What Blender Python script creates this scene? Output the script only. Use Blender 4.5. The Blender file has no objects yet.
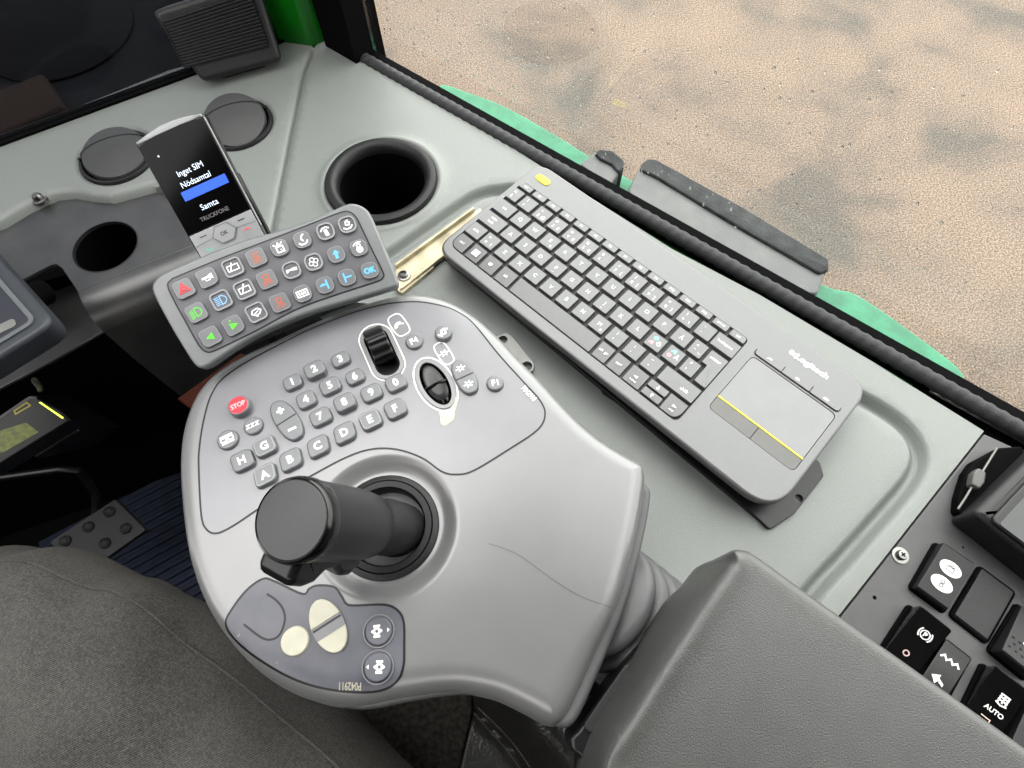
import bpy, bmesh, math, random
import numpy as np
from mathutils import Vector, Matrix
from mathutils.geometry import delaunay_2d_cdt
random.seed(7); rng = np.random.default_rng(7)
C = bpy.context.scene.collection
PI = math.pi

# ------------------------------------------------------------ camera (fitted to the keyboard's key grid, metres)
F = 600.0
n_c = np.array([-0.007319, -0.427248, -0.904105])          # the world's up in camera axes (x right, y down, z ahead)
ex = np.array([1., 0, 0]); Xc = ex - ex.dot(n_c) * n_c; Xc /= np.linalg.norm(Xc)
Yc = np.cross(n_c, Xc)
WC = np.stack([Xc, Yc, n_c])                               # camera axes -> world axes
CAM = np.array([0, 0, 0.461])
UP = np.array([0, 0, 1.0])
def nrm(v): v = np.asarray(v, float); return v / np.linalg.norm(v)
def ray(px, py): return WC @ np.array([(px - 512) / F, (py - 384) / F, 1.0])
def onz(px, py, z):
    d = ray(px, py); return CAM + d * ((z - CAM[2]) / d[2])
def depth(px, py, d): return CAM + ray(px, py) * d
def proj(p):
    c = WC.T @ (np.asarray(p) - CAM); return 512 + F * c[0] / c[2], 384 + F * c[1] / c[2]

cam = bpy.data.cameras.new('camera'); co = bpy.data.objects.new('camera', cam); C.objects.link(co)
cam.sensor_fit = 'HORIZONTAL'; cam.sensor_width = 36; cam.lens = F / 1024 * 36
cam.clip_start = 0.02; cam.clip_end = 60
R = np.stack([WC[:, 0], -WC[:, 1], -WC[:, 2]], 1)
M = Matrix.Identity(4)
for i in range(3):
    for j in range(3): M[i][j] = R[i][j]
    M[i][3] = CAM[i]
co.matrix_world = M
bpy.context.scene.camera = co

class Frame:
    """a plane in the room: origin o, axes u, v and normal n"""
    def __init__(s, o, u, v): s.o = np.asarray(o, float); s.u = nrm(u); s.n = nrm(np.cross(s.u, v)); s.v = np.cross(s.n, s.u)
    def l(s, px, py, h=0.0):
        d = ray(px, py); o = s.o + s.n * h; t = (o - CAM).dot(s.n) / d.dot(s.n)
        p = CAM + d * t - o; return (p.dot(s.u), p.dot(s.v))
    def L(s, pts, h=0.0): return [s.l(a, b, h) for a, b in pts]
    def loc(s, w):
        w = np.asarray(w) - s.o; return Vector((w.dot(s.u), w.dot(s.v), w.dot(s.n)))
    def w(s, a, b, c=0): return s.o + s.u * a + s.v * b + s.n * c
    @property
    def M(s):
        m = Matrix.Identity(4)
        for i in range(3): m[i][0] = s.u[i]; m[i][1] = s.v[i]; m[i][2] = s.n[i]; m[i][3] = s.o[i]
        return m
def tilted(p0, p1, z, tilt=0.0, z1=None):
    """frame with its origin at pixel p0 on height z, u towards pixel p1, the far side raised by tilt degrees"""
    a = onz(*p0, z); b = onz(*p1, z if z1 is None else z1); u = nrm(b - a); v = nrm(np.cross(UP, u)); t = math.radians(tilt)
    nn = np.cross(u, v); return Frame(a, u, v * math.cos(t) + nn * math.sin(t))
def flat(z, px=None, ang=0.0):
    o = onz(*px, z) if px else np.array([0, 0, z]); a = math.radians(ang)
    return Frame(o, (math.cos(a), math.sin(a), 0), (-math.sin(a), math.cos(a), 0))

# ------------------------------------------------------------ materials
ALB = 0.72                                                  # overall reflectance of the cab's surfaces
def lin(c):
    if isinstance(c, str): c = tuple(int(c[i:i + 2], 16) for i in (0, 2, 4))
    return tuple(((x / 255) / 12.92 if x / 255 <= 0.04045 else ((x / 255 + 0.055) / 1.055) ** 2.4) for x in c) + (1,)
def mat(name, col, rough=0.5, metal=0.0, var=0.06, scale=60, bump=0.0, bscale=400, emit=None, estr=0, spec=0.5, col2=None, coat=0.0):
    m = bpy.data.materials.new(name); m.use_nodes = True; nt = m.node_tree; b = nt.nodes['Principled BSDF']
    k_ = 1.0 if (emit or 'print' in name) else ALB
    tc = nt.nodes.new('ShaderNodeTexCoord'); nz = nt.nodes.new('ShaderNodeTexNoise'); nz.inputs['Scale'].default_value = scale; nz.inputs['Detail'].default_value = 4
    nt.links.new(tc.outputs['Object'], nz.inputs['Vector'])
    cr = nt.nodes.new('ShaderNodeValToRGB'); c = lin(col)
    if col2: a, d = c, lin(col2)
    else: a = tuple(x * (1 - var) for x in c[:3]) + (1,); d = tuple(min(1, x * (1 + var)) for x in c[:3]) + (1,)
    a, d = [tuple(x * k_ for x in q[:3]) + (1,) for q in (a, d)]
    cr.color_ramp.elements[0].color = a; cr.color_ramp.elements[1].color = d
    cr.color_ramp.elements[0].position = 0.35; cr.color_ramp.elements[1].position = 0.65
    nt.links.new(nz.outputs['Fac'], cr.inputs['Fac']); nt.links.new(cr.outputs['Color'], b.inputs['Base Color'])
    b.inputs['Roughness'].default_value = rough; b.inputs['Metallic'].default_value = metal
    b.inputs['Specular IOR Level'].default_value = spec; b.inputs['Coat Weight'].default_value = coat
    if bump:
        n2 = nt.nodes.new('ShaderNodeTexNoise'); n2.inputs['Scale'].default_value = bscale; n2.inputs['Detail'].default_value = 2
        nt.links.new(tc.outputs['Object'], n2.inputs['Vector'])
        bp = nt.nodes.new('ShaderNodeBump'); bp.inputs['Strength'].default_value = bump; bp.inputs['Distance'].default_value = 0.001
        nt.links.new(n2.outputs['Fac'], bp.inputs['Height']); nt.links.new(bp.outputs['Normal'], b.inputs['Normal'])
    if emit: b.inputs['Emission Color'].default_value = lin(emit); b.inputs['Emission Strength'].default_value = estr
    return m

# ------------------------------------------------------------ mesh collecting and linking
class MB:
    def __init__(s): s.v = []; s.f = []
    def add(s, v, f):
        k = len(s.v); s.v += [tuple(map(float, p)) for p in v]; s.f += [tuple(i + k for i in q) for q in f]; return s
    def xf(s, fn): s.v = [tuple(map(float, fn(*p))) for p in s.v]; return s
    def join(s, o): return s.add(o.v, o.f)
def T(mb, m):
    """a copy of mb moved by the 4x4 matrix m"""
    o = MB(); o.v = [tuple(m @ Vector(p)) for p in mb.v]; o.f = list(mb.f); return o
def obj(name, mb, m, parent=None, loc=None, M=None, sharp=38):
    me = bpy.data.meshes.new(name); me.from_pydata(mb.v, [], mb.f); me.validate()
    me.polygons.foreach_set('use_smooth', [True] * len(me.polygons)); me.update()
    me.set_sharp_from_angle(angle=math.radians(sharp))
    if m: me.materials.append(m)
    o = bpy.data.objects.new(name, me); C.objects.link(o)
    if 6 < len(me.polygons) < 4000 and sharp < 90:
        wn = o.modifiers.new('even_normals', 'WEIGHTED_NORMAL'); wn.keep_sharp = True; wn.weight = 100
    if parent is not None: o.parent = parent
    if loc is not None: o.location = loc
    if M is not None: o.matrix_local = M
    return o
def tag(o, label, cat, group=None, kind=None):
    o['label'] = label; o['category'] = cat
    if group: o['group'] = group
    if kind: o['kind'] = kind
    return o
def thing(name, label, cat, M=None, group=None):
    o = bpy.data.objects.new(name, None); C.objects.link(o); o.empty_display_size = 0.02
    if M is not None: o.matrix_world = M
    return tag(o, label, cat, group)
def struct(name, mb, m, **k):
    o = obj(name, mb, m, **k); o['kind'] = 'structure'; return o

# ------------------------------------------------------------ 2D outlines
def area(p): return 0.5 * sum(p[i - 1][0] * p[i][1] - p[i][0] * p[i - 1][1] for i in range(len(p)))
def ccw(p): p = [tuple(q) for q in p]; return p if area(p) > 0 else p[::-1]
def rrect(w, h, r, n=5, cx=0, cy=0):
    out = []
    for sx, sy, a in ((1, 1, 0), (-1, 1, 90), (-1, -1, 180), (1, -1, 270)):
        for i in range(n + 1):
            t = math.radians(a + 90 * i / n); out.append((cx + sx * (w / 2 - r) + r * math.cos(t), cy + sy * (h / 2 - r) + r * math.sin(t)))
    return out
def circ(r, n=32, cx=0, cy=0, ry=None, rot=0):
    ry = ry or r; c, s = math.cos(rot), math.sin(rot); o = []
    for i in range(n):
        a = 2 * PI * i / n; x, y = r * math.cos(a), ry * math.sin(a); o.append((cx + x * c - y * s, cy + x * s + y * c))
    return o
def rounded(pts, r, n=5):
    """polygon with its corners rounded; r one radius or one per corner"""
    pts = ccw(pts) if not isinstance(r, (list, tuple)) else [tuple(p) for p in pts]; N = len(pts); out = []
    for i in range(N):
        rr = r[i] if isinstance(r, (list, tuple)) else r
        p, a, b = np.array(pts[i]), np.array(pts[i - 1]), np.array(pts[(i + 1) % N]); u, v = nrm(a - p), nrm(b - p)
        ang = math.acos(max(-1, min(1, u.dot(v)))); d = min(rr / math.tan(ang / 2), 0.49 * np.linalg.norm(a - p), 0.49 * np.linalg.norm(b - p))
        for k in range(n + 1):
            t = k / n; q = (1 - t) ** 2 * (p + u * d) + 2 * t * (1 - t) * p + t * t * (p + v * d); out.append(tuple(q))
    return ccw(out)
def spline(pts, closed=True, n=6):
    P = [np.array(p, float) for p in pts]; N = len(P); out = []
    for i in range(N if closed else N - 1):
        if closed: a, b, c, d = P[i - 1], P[i], P[(i + 1) % N], P[(i + 2) % N]
        else: a, b, c, d = P[max(i - 1, 0)], P[i], P[i + 1], P[min(i + 2, N - 1)]
        for k in range(n):
            t = k / n; out.append(tuple(0.5 * (2 * b + (c - a) * t + (2 * a - 5 * b + 4 * c - d) * t * t + (3 * b - a - 3 * c + d) * t ** 3)))
    if not closed: out.append(tuple(P[-1]))
    return out
def inset(p, d):
    N = len(p); out = []
    for i in range(N):
        a, q, b = np.array(p[i - 1]), np.array(p[i]), np.array(p[(i + 1) % N])
        e1, e2 = q - a, b - q; l1, l2 = np.linalg.norm(e1), np.linalg.norm(e2)
        if l1 < 1e-9: e1, l1 = e2, l2
        if l2 < 1e-9: e2, l2 = e1, l1
        n1 = np.array([-e1[1], e1[0]]) / max(l1, 1e-12); n2 = np.array([-e2[1], e2[0]]) / max(l2, 1e-12)
        m = n1 + n2; k = max(m.dot(m) / 2, 0.3); out.append(tuple(q + m * (d / k)))
    return out
def resample(p, step, closed=True):
    q = list(p) + ([p[0]] if closed else []); out = []
    for a, b in zip(q[:-1], q[1:]):
        k = max(1, int(math.ceil(math.dist(a, b) / step)))
        for i in range(k): out.append((a[0] + (b[0] - a[0]) * i / k, a[1] + (b[1] - a[1]) * i / k))
    if not closed: out.append(tuple(p[-1]))
    return out
def pip(P, poly):
    P = np.asarray(P); x, y = P[:, 0], P[:, 1]; ins = np.zeros(len(P), bool); N = len(poly)
    for i in range(N):
        (x1, y1), (x2, y2) = poly[i - 1], poly[i]
        if y1 == y2: continue
        c = ((y1 > y) != (y2 > y)) & (x < (x2 - x1) * (y - y1) / (y2 - y1) + x1); ins ^= c
    return ins
def pdist(P, line, closed=True):
    P = np.asarray(P, float); best = np.full(len(P), 1e9); L = [np.array(q, float) for q in line]
    for i in range(0 if closed else 1, len(L)):
        a, b = L[i - 1], L[i]; d = b - a; l2 = d.dot(d)
        if l2 < 1e-16: continue
        t = np.clip(((P - a) @ d) / l2, 0, 1); best = np.minimum(best, np.linalg.norm(P - a - t[:, None] * d, axis=1))
    return best
def sm(t): t = np.clip(t, 0, 1); return t * t * (3 - 2 * t)

# ------------------------------------------------------------ solids
def rings(ringlist, cap0=True, cap1=True, closed=True):
    """skin between 3D rings of equal length (bottom first, ccw)"""
    mb = MB(); N = len(ringlist[0])
    for r in ringlist: mb.v += [tuple(map(float, p)) for p in r]
    for k in range(len(ringlist) - 1):
        for i in range(N if closed else N - 1):
            j = (i + 1) % N; mb.f.append((k * N + i, k * N + j, (k + 1) * N + j, (k + 1) * N + i))
    if cap0: mb.f.append(tuple(range(N - 1, -1, -1)))
    if cap1: mb.f.append(tuple(range((len(ringlist) - 1) * N, len(ringlist) * N)))
    return mb
def slab(out, z0, z1, r=0.0, rb=0.0, n=3, taper=0.0):
    """outline between heights z0 and z1 with rounded top (r) and bottom (rb) edges; taper insets the top"""
    out = ccw(out); R_ = []
    if rb > 0:
        for k in range(n + 1):
            t = PI / 2 * k / n; R_.append((rb * (1 - math.sin(t)), z0 + rb * (1 - math.cos(t))))
    else: R_.append((0, z0))
    if r > 0:
        for k in range(n + 1):
            t = PI / 2 * k / n; R_.append((taper + r * (1 - math.cos(t)), z1 - r * (1 - math.sin(t))))
    else: R_.append((taper, z1))
    return rings([[(x, y, z) for x, y in (inset(out, d) if d else out)] for d, z in R_])
def cdt(out, holes=(), pts=(), lines=()):
    V = []; E = []
    for loop in [out] + list(holes):
        k = len(V); V += [Vector((float(a), float(b))) for a, b in loop]; E += [(k + i, k + (i + 1) % len(loop)) for i in range(len(loop))]
    for p in pts: V.append(Vector((float(p[0]), float(p[1]))))
    r = delaunay_2d_cdt(V, E, [], 0, 1e-7); vs = np.array([tuple(v) for v in r[0]]); fs = [tuple(f) for f in r[2]]
    cen = np.array([vs[list(f)].mean(0) for f in fs]); keep = pip(cen, out)
    for h in holes: keep &= ~pip(cen, h)
    F_ = []
    for f, k in zip(fs, keep):
        if k:
            a = area([tuple(vs[i]) for i in f])
            F_.append(f if a > 0 else f[::-1])
    return vs, F_
def grid_in(out, step, holes=(), margin=0.5):
    P = np.array(out); x0, y0 = P.min(0); x1, y1 = P.max(0)
    gx, gy = np.meshgrid(np.arange(x0, x1, step), np.arange(y0, y1, step * 0.866)); gx = gx + (np.arange(gx.shape[0]) % 2)[:, None] * step / 2
    G = np.stack([gx.ravel(), gy.ravel()], 1); k = pip(G, out) & (pdist(G, out) > step * margin)
    for h in holes: k &= ~pip(G, h) & (pdist(G, h) > step * margin)
    return G[k]
def sheet(out, hfn, step, holes=(), extra=(), thick=0.0, keepgap=0.35):
    """a skin over the outline whose height is hfn(points); thick hangs side walls down from its rims"""
    out = resample(ccw(out), step); holes = [ccw(h) for h in holes]
    G = grid_in(out, step, holes); ex_ = [np.asarray(e) for e in extra]
    if ex_:
        X = np.concatenate(ex_); k = pip(X, out) & (pdist(X, out) > step * 0.2)
        for h in holes: k &= ~pip(X, h) & (pdist(X, h) > step * 0.1)
        X = X[k]
        cell = {}
        s_ = step * keepgap
        for x in X: cell[(int(x[0] // s_), int(x[1] // s_))] = 1
        kk = [not any((int(g[0] // s_) + a, int(g[1] // s_) + b) in cell for a in (-1, 0, 1) for b in (-1, 0, 1)) for g in G]
        G = np.concatenate([G[np.array(kk, bool)], X])
    vs, fs = cdt(out, holes, G); z = hfn(vs); mb = MB(); mb.add(np.c_[vs, z], fs)
    if thick:
        for loop, sgn in [(out, 1)] + [(h, -1) for h in holes]:
            zz = hfn(np.array(loop)); N = len(loop)
            top = [(a, b, c) for (a, b), c in zip(loop, zz)]; bot = [(a, b, c - thick) for a, b, c in top]
            f = []
            for i in range(N):
                j = (i + 1) % N; q = (N + i, N + j, j, i); f.append(q if sgn > 0 else q[::-1])
            mb.add(top + bot, f)
    return mb
def plate(out, holes, z0, z1, r=0.0, n=3):
    """flat plate with holes and a rounded top edge"""
    out = ccw(out); holes = [ccw(h) for h in holes]; prof = [(0, z0)]
    if r > 0: prof += [(r * (1 - math.cos(PI / 2 * k / n)), z1 - r * (1 - math.sin(PI / 2 * k / n))) for k in range(n + 1)]
    else: prof.append((0, z1))
    R_ = [[(x, y, z) for x, y in (inset(out, d) if d else out)] for d, z in prof]
    mb = rings(R_, False, False); top = [(x, y) for x, y, z in R_[-1]]
    vs, fs = cdt(top, holes); mb.add(np.c_[vs, np.full(len(vs), z1)], fs)
    vs, fs = cdt(out, holes); mb.add(np.c_[vs, np.full(len(vs), z0)], [f[::-1] for f in fs])
    for h in holes:
        N = len(h); mb.add([(a, b, z0) for a, b in h] + [(a, b, z1) for a, b in h], [((i + 1) % N, i, N + i, N + (i + 1) % N) for i in range(N)])
    return mb
def box(x0, x1, y0, y1, z0, z1, r=0.0):
    o = [(x0, y0), (x1, y0), (x1, y1), (x0, y1)]
    return slab(rounded(o, r, 3) if r else o, z0, z1, r, r) if r else slab(o, z0, z1)
def tube(P, r, n=10, cap=True):
    P = [np.array(p, float) for p in P]; rr = r if isinstance(r, (list, tuple)) else [r] * len(P); R_ = []
    t0 = nrm(P[1] - P[0]); a = nrm(np.cross(t0, (0.3, 0.5, 0.81) if abs(t0[2]) > .7 else (0, 0, 1)))
    for i, p in enumerate(P):
        t = nrm(P[min(i + 1, len(P) - 1)] - P[max(i - 1, 0)]); a = nrm(a - a.dot(t) * t); b = np.cross(t, a)
        R_.append([p + (a * math.cos(2 * PI * k / n) + b * math.sin(2 * PI * k / n)) * rr[i] for k in range(n)])
    return rings(R_, cap, cap)
def lathe(prof, n=48, sx=1.0, sy=1.0, cap0=False, cap1=False):
    """profile of (radius, height) pairs turned about z (outside seen when heights rise)"""
    return rings([[(r * sx * math.cos(2 * PI * k / n), r * sy * math.sin(2 * PI * k / n), z) for k in range(n)] for r, z in prof], cap0 or prof[0][0] < .001, cap1 or prof[-1][0] < .001)
def ribbon(P, w, z=0.0, closed=False, hfn=None, h=0.0):
    """a flat stroke of width w along 2D points"""
    P = [np.array(p, float) for p in P]; N = len(P); mb = MB(); Lq = []; Rq = []
    for i in range(N):
        a = P[i - 1] if (closed or i > 0) else P[i]; b = P[(i + 1) % N] if (closed or i < N - 1) else P[i]
        d1 = P[i] - a; d2 = b - P[i]
        if np.linalg.norm(d1) < 1e-9: d1 = d2
        if np.linalg.norm(d2) < 1e-9: d2 = d1
        n1 = nrm((-d1[1], d1[0])); n2 = nrm((-d2[1], d2[0])); m = n1 + n2; k = max(m.dot(m) / 2, 0.35); o = m * (w / 2 / k)
        Lq.append(P[i] + o); Rq.append(P[i] - o)
    pts = np.array(Lq + Rq); zz = (hfn(pts) if hfn else np.zeros(len(pts))) + z
    f = []
    for i in range(N if closed else N - 1):
        j = (i + 1) % N; f.append((N + i, N + j, j, i))
    mb.add(np.c_[pts, zz], f)
    if h:
        k = 2 * N; mb.add(np.c_[pts, zz - h], [])
        for i in range(N if closed else N - 1):
            j = (i + 1) % N; mb.f += [(i, j, k + j, k + i), (N + j, N + i, k + N + i, k + N + j)]
        if not closed: mb.f += [(0, k, k + N, N), (N - 1, 2 * N - 1, k + 2 * N - 1, k + N - 1)]
    return mb
def poly(P, z=0.0, h=0.0):
    P = ccw(P)
    if h: return slab(P, z - h, z)
    mb = MB(); mb.add([(a, b, z) for a, b in P], [tuple(range(len(P)))]); return mb

# ------------------------------------------------------------ lettering
_txt = {}
def glyphs(s, off=.012):
    if (s, off) in _txt: return _txt[s, off]
    cu = bpy.data.curves.new('txt', 'FONT'); cu.body = s; cu.align_x = 'CENTER'; cu.align_y = 'CENTER'; cu.size = 1; cu.resolution_u = 3; cu.offset = off
    o = bpy.data.objects.new('txt', cu); C.objects.link(o); bpy.context.view_layer.update()
    me = o.evaluated_get(bpy.context.evaluated_depsgraph_get()).to_mesh()
    v = np.array([tuple(p.co) for p in me.vertices]) if len(me.vertices) else np.zeros((0, 3)); f = [tuple(p.vertices) for p in me.polygons]
    if len(v): v = v - (v.min(0) + v.max(0)) / 2
    bpy.data.objects.remove(o); bpy.data.curves.remove(cu); _txt[s, off] = (v, f); return v, f
def text(s, height, cx=0, cy=0, z=0.0, ang=0.0, width=None, bold=0.0, hfn=None, off=.012):
    """flat letters; height is that of a capital; bold thickens by doubling"""
    v, f = glyphs(s, off); mb = MB()
    if not len(v): return mb
    k = height / 0.73; kx = k if width is None else width / max(1e-6, (v[:, 0].max() - v[:, 0].min())); c, sn = math.cos(ang), math.sin(ang)
    for ox, oy, oz in ([(0, 0, 0)] if not bold else [(-bold, 0, 0), (bold, 0, 1e-5), (0, bold, 2e-5), (0, -bold, 3e-5)]):
        x, y = v[:, 0] * kx + ox, v[:, 1] * k + oy; pts = np.stack([cx + x * c - y * sn, cy + x * sn + y * c], 1)
        zz = (hfn(pts) if hfn else 0) + z + oz; mb.add(np.c_[pts, zz * np.ones(len(pts))], f)
    return mb
SKY, SUN, SUN_DIR, SUN_EDGE = 4.3, 8.0, (.12, .58, .79), 0.4
# ------------------------------------------------------------ palette
m_deck = mat('pale grey green moulded plastic', (128, 132, 128), 0.42, var=0.05, scale=900, bump=0.35, bscale=1100)
m_pod = mat('grey satin plastic', (114, 114, 114), 0.28, spec=1.0, var=0.03, scale=40, bump=0.03, bscale=900)
m_membrane = mat('grey button membrane', (110, 109, 114), 0.28, spec=1.0, var=0.05, scale=30)
m_btn = mat('grey rubber button', (100, 101, 104), 0.36, spec=.8, var=0.05, scale=200)
m_btnrim = mat('light grey worn rim', (150, 151, 153), 0.45)
m_panel = mat('grey keypad shell', (108, 111, 112), 0.36, spec=.8, var=0.04, scale=80, bump=0.06, bscale=1200)
m_panelmem = mat('dark grey keypad membrane', (94, 94, 99), 0.45, var=0.06, scale=60)
m_white = mat('white print', (228, 228, 225), 0.5, var=0.02)
m_offwhite = mat('worn cream plastic', (200, 196, 176), 0.4, var=0.05, scale=120)
m_red = mat('red print', (205, 30, 45), 0.45, var=0.04)
m_redfaint = mat('faded red print', (222, 80, 90), 0.5, var=0.04)
m_orange = mat('orange print', (172, 82, 50), 0.5, var=0.04)
m_green = mat('bright green print', (75, 195, 30), 0.5, var=0.04)
m_lblue = mat('light blue print', (85, 165, 215), 0.5, var=0.04)
m_dotblue = mat('pale teal print', (120, 215, 200), 0.5)
m_dotred = mat('pale pink print', (235, 140, 145), 0.5)
m_kbd = mat('charcoal keyboard plastic', (84, 84, 85), 0.33, spec=.95, var=0.04, scale=300, bump=0.05, bscale=2500)
m_key = mat('charcoal key plastic', (78, 78, 79), 0.32, spec=.95, var=0.04, scale=300)
m_keywell = mat('black key well', (22, 22, 23), 0.6)
m_pad = mat('smooth touchpad plastic', (92, 92, 94), 0.26, spec=1.0, var=0.05, scale=40)
m_keyprint = mat('pale grey print', (215, 215, 215), 0.5)
m_yellow = mat('yellow plastic', (222, 205, 30), 0.4)
m_black = mat('black plastic', (20, 20, 21), 0.34, spec=.35, var=0.12, scale=120)
m_blackmatt = mat('matt black plastic', (27, 27, 28), 0.5, spec=.4, var=0.1, scale=90, bump=0.15, bscale=900)
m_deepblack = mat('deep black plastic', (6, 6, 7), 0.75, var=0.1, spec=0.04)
m_gloss = mat('glossy black plastic', (12, 12, 13), 0.18, var=0.05)
m_rubber = mat('black rubber', (20, 20, 21), 0.5, spec=.35, var=0.15, scale=200, bump=0.2, bscale=700)
m_boot = mat('black joystick boot', (12, 12, 13), 0.45, spec=.2)
m_gaiter = mat('grey rubber gaiter', (84, 84, 85), 0.5, var=0.06, scale=60)
m_arm = mat('charcoal armrest skin', (64, 64, 62), 0.42, spec=.75, var=0.06, scale=60, bump=0.28, bscale=1300)
m_chrome = mat('bright steel', (140, 139, 136), 0.3, 1.0)
m_zinc = mat('yellowed zinc plate', (228, 216, 184), 0.5, 0.25, scale=45, col2=(176, 166, 138))
m_steel = mat('grey painted steel', (128, 127, 124), 0.4, 0.35)
m_sheet = mat('black painted sheet metal', (44, 44, 45), 0.33, 0.0, scale=30, col2=(62, 61, 60), spec=.8, bump=0.08, bscale=500)
m_swpanel = mat('dark grey switch panel', (74, 73, 74), 0.5, var=0.06, scale=90, bump=0.1, bscale=1200)
m_greenpaint = mat('green gloss paint', (6, 110, 14), 0.3, var=0.1, scale=40)
m_outgreen = mat('green ledge with glass reflection', (54, 136, 100), 0.6, var=0.2, scale=30)  # turquoise cast of the window's reflection mixed into the green
m_silver = mat('silver phone plastic', (165, 167, 168), 0.35, 0.2)
m_brown = mat('brown leather', (56, 20, 5), 0.7, spec=.1, var=0.12, scale=60)
m_seatcloth = mat('black woven seat cloth', (40, 37, 33), 0.85, scale=190, col2=(84, 76, 66), bump=0.6, bscale=260)
m_leather = mat('black leather', (58, 57, 55), 0.32, spec=.9, var=0.15, scale=90, bump=0.5, bscale=330)
m_thread = mat('grey thread', (165, 158, 145), 0.7)

# black denim: a fine diagonal twill
m_denim = bpy.data.materials.new('faded black denim'); m_denim.use_nodes = True
nt = m_denim.node_tree; b_ = nt.nodes['Principled BSDF']; b_.inputs['Roughness'].default_value = 0.85; b_.inputs['Specular IOR Level'].default_value = 0.2
tc = nt.nodes.new('ShaderNodeTexCoord'); wv = nt.nodes.new('ShaderNodeTexWave'); wv.inputs['Scale'].default_value = 210; wv.inputs['Distortion'].default_value = 6; wv.inputs['Detail'].default_value = 3; wv.inputs['Detail Scale'].default_value = 6
mp = nt.nodes.new('ShaderNodeMapping'); mp.inputs['Rotation'].default_value = (0, 0, 1.1)
nz = nt.nodes.new('ShaderNodeTexNoise'); nz.inputs['Scale'].default_value = 380; nz2 = nt.nodes.new('ShaderNodeTexNoise'); nz2.inputs['Scale'].default_value = 9; nz2.inputs['Detail'].default_value = 5
mx = nt.nodes.new('ShaderNodeMath'); mx.operation = 'MULTIPLY'; mx2 = nt.nodes.new('ShaderNodeMath'); mx2.operation = 'MULTIPLY_ADD'; mx2.inputs[1].default_value = 0.7
cr = nt.nodes.new('ShaderNodeValToRGB'); cr.color_ramp.elements[0].color = lin((30, 30, 29)); cr.color_ramp.elements[1].color = lin((88, 86, 82)); cr.color_ramp.elements[0].position = 0.2; cr.color_ramp.elements[1].position = 0.85
nt.links.new(tc.outputs['Object'], mp.inputs['Vector']); nt.links.new(mp.outputs['Vector'], wv.inputs['Vector']); nt.links.new(tc.outputs['Object'], nz.inputs['Vector']); nt.links.new(tc.outputs['Object'], nz2.inputs['Vector'])
nt.links.new(wv.outputs['Fac'], mx.inputs[0]); nt.links.new(nz.outputs['Fac'], mx.inputs[1]); nt.links.new(nz2.outputs['Fac'], mx2.inputs[0]); nt.links.new(mx.outputs[0], mx2.inputs[2])
nt.links.new(mx2.outputs[0], cr.inputs['Fac']); nt.links.new(cr.outputs['Color'], b_.inputs['Base Color'])
bp = nt.nodes.new('ShaderNodeBump'); bp.inputs['Strength'].default_value = 0.4; bp.inputs['Distance'].default_value = 0.001
nt.links.new(wv.outputs['Fac'], bp.inputs['Height']); nt.links.new(bp.outputs['Normal'], b_.inputs['Normal'])

# wet gravel and sand outside
m_ground = bpy.data.materials.new('sandy gravel'); m_ground.use_nodes = True
nt = m_ground.node_tree; b_ = nt.nodes['Principled BSDF']; b_.inputs['Roughness'].default_value = 0.9
tc = nt.nodes.new('ShaderNodeTexCoord')
def noise(sc, det=4, dist=0.0):
    n = nt.nodes.new('ShaderNodeTexNoise'); n.inputs['Scale'].default_value = sc; n.inputs['Detail'].default_value = det; n.inputs['Distortion'].default_value = dist; nt.links.new(tc.outputs['Object'], n.inputs['Vector']); return n
def ramp(src, stops):
    r = nt.nodes.new('ShaderNodeValToRGB'); e = r.color_ramp.elements
    while len(e) < len(stops): e.new(0.5)
    for k, (p, c) in enumerate(stops): e[k].position = p; e[k].color = lin(c)
    nt.links.new(src, r.inputs['Fac']); return r
def mix(a, b, fac, mode='MIX'):
    m = nt.nodes.new('ShaderNodeMix'); m.data_type = 'RGBA'; m.blend_type = mode
    nt.links.new(a, m.inputs[6]); nt.links.new(b, m.inputs[7])
    if isinstance(fac, float): m.inputs[0].default_value = fac
    else: nt.links.new(fac, m.inputs[0])
    return m.outputs[2]
big = ramp(noise(1.6, 8, 0.3).outputs['Fac'], [(0.36, (80, 75, 69)), (0.5, (106, 93, 82)), (0.66, (114, 99, 87))])
fine = ramp(noise(120, 7).outputs['Fac'], [(0.32, (70, 68, 66)), (0.5, (182, 180, 178)), (0.68, (255, 252, 245))])
col = mix(big.outputs['Color'], fine.outputs['Color'], 0.85, 'OVERLAY')
vo = nt.nodes.new('ShaderNodeTexVoronoi'); vo.inputs['Scale'].default_value = 60; nt.links.new(tc.outputs['Object'], vo.inputs['Vector'])
st = ramp(vo.outputs['Distance'], [(0.0, (255, 255, 255)), (0.16, (255, 255, 255)), (0.24, (0, 0, 0))])
stc = ramp(vo.outputs['Color'], [(0.2, (82, 73, 65)), (0.6, (124, 108, 95)), (0.9, (156, 144, 130))])
stf = nt.nodes.new('ShaderNodeMath'); stf.operation = 'MULTIPLY'; stf.inputs[1].default_value = 0.55; nt.links.new(st.outputs['Color'], stf.inputs[0])
col = mix(col, stc.outputs['Color'], stf.outputs[0])
nt.links.new(col, b_.inputs['Base Color'])
bp = nt.nodes.new('ShaderNodeBump'); bp.inputs['Strength'].default_value = 0.6; bp.inputs['Distance'].default_value = 0.02
nt.links.new(fine.outputs['Color'], bp.inputs['Height']); nt.links.new(bp.outputs['Normal'], b_.inputs['Normal'])

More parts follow.
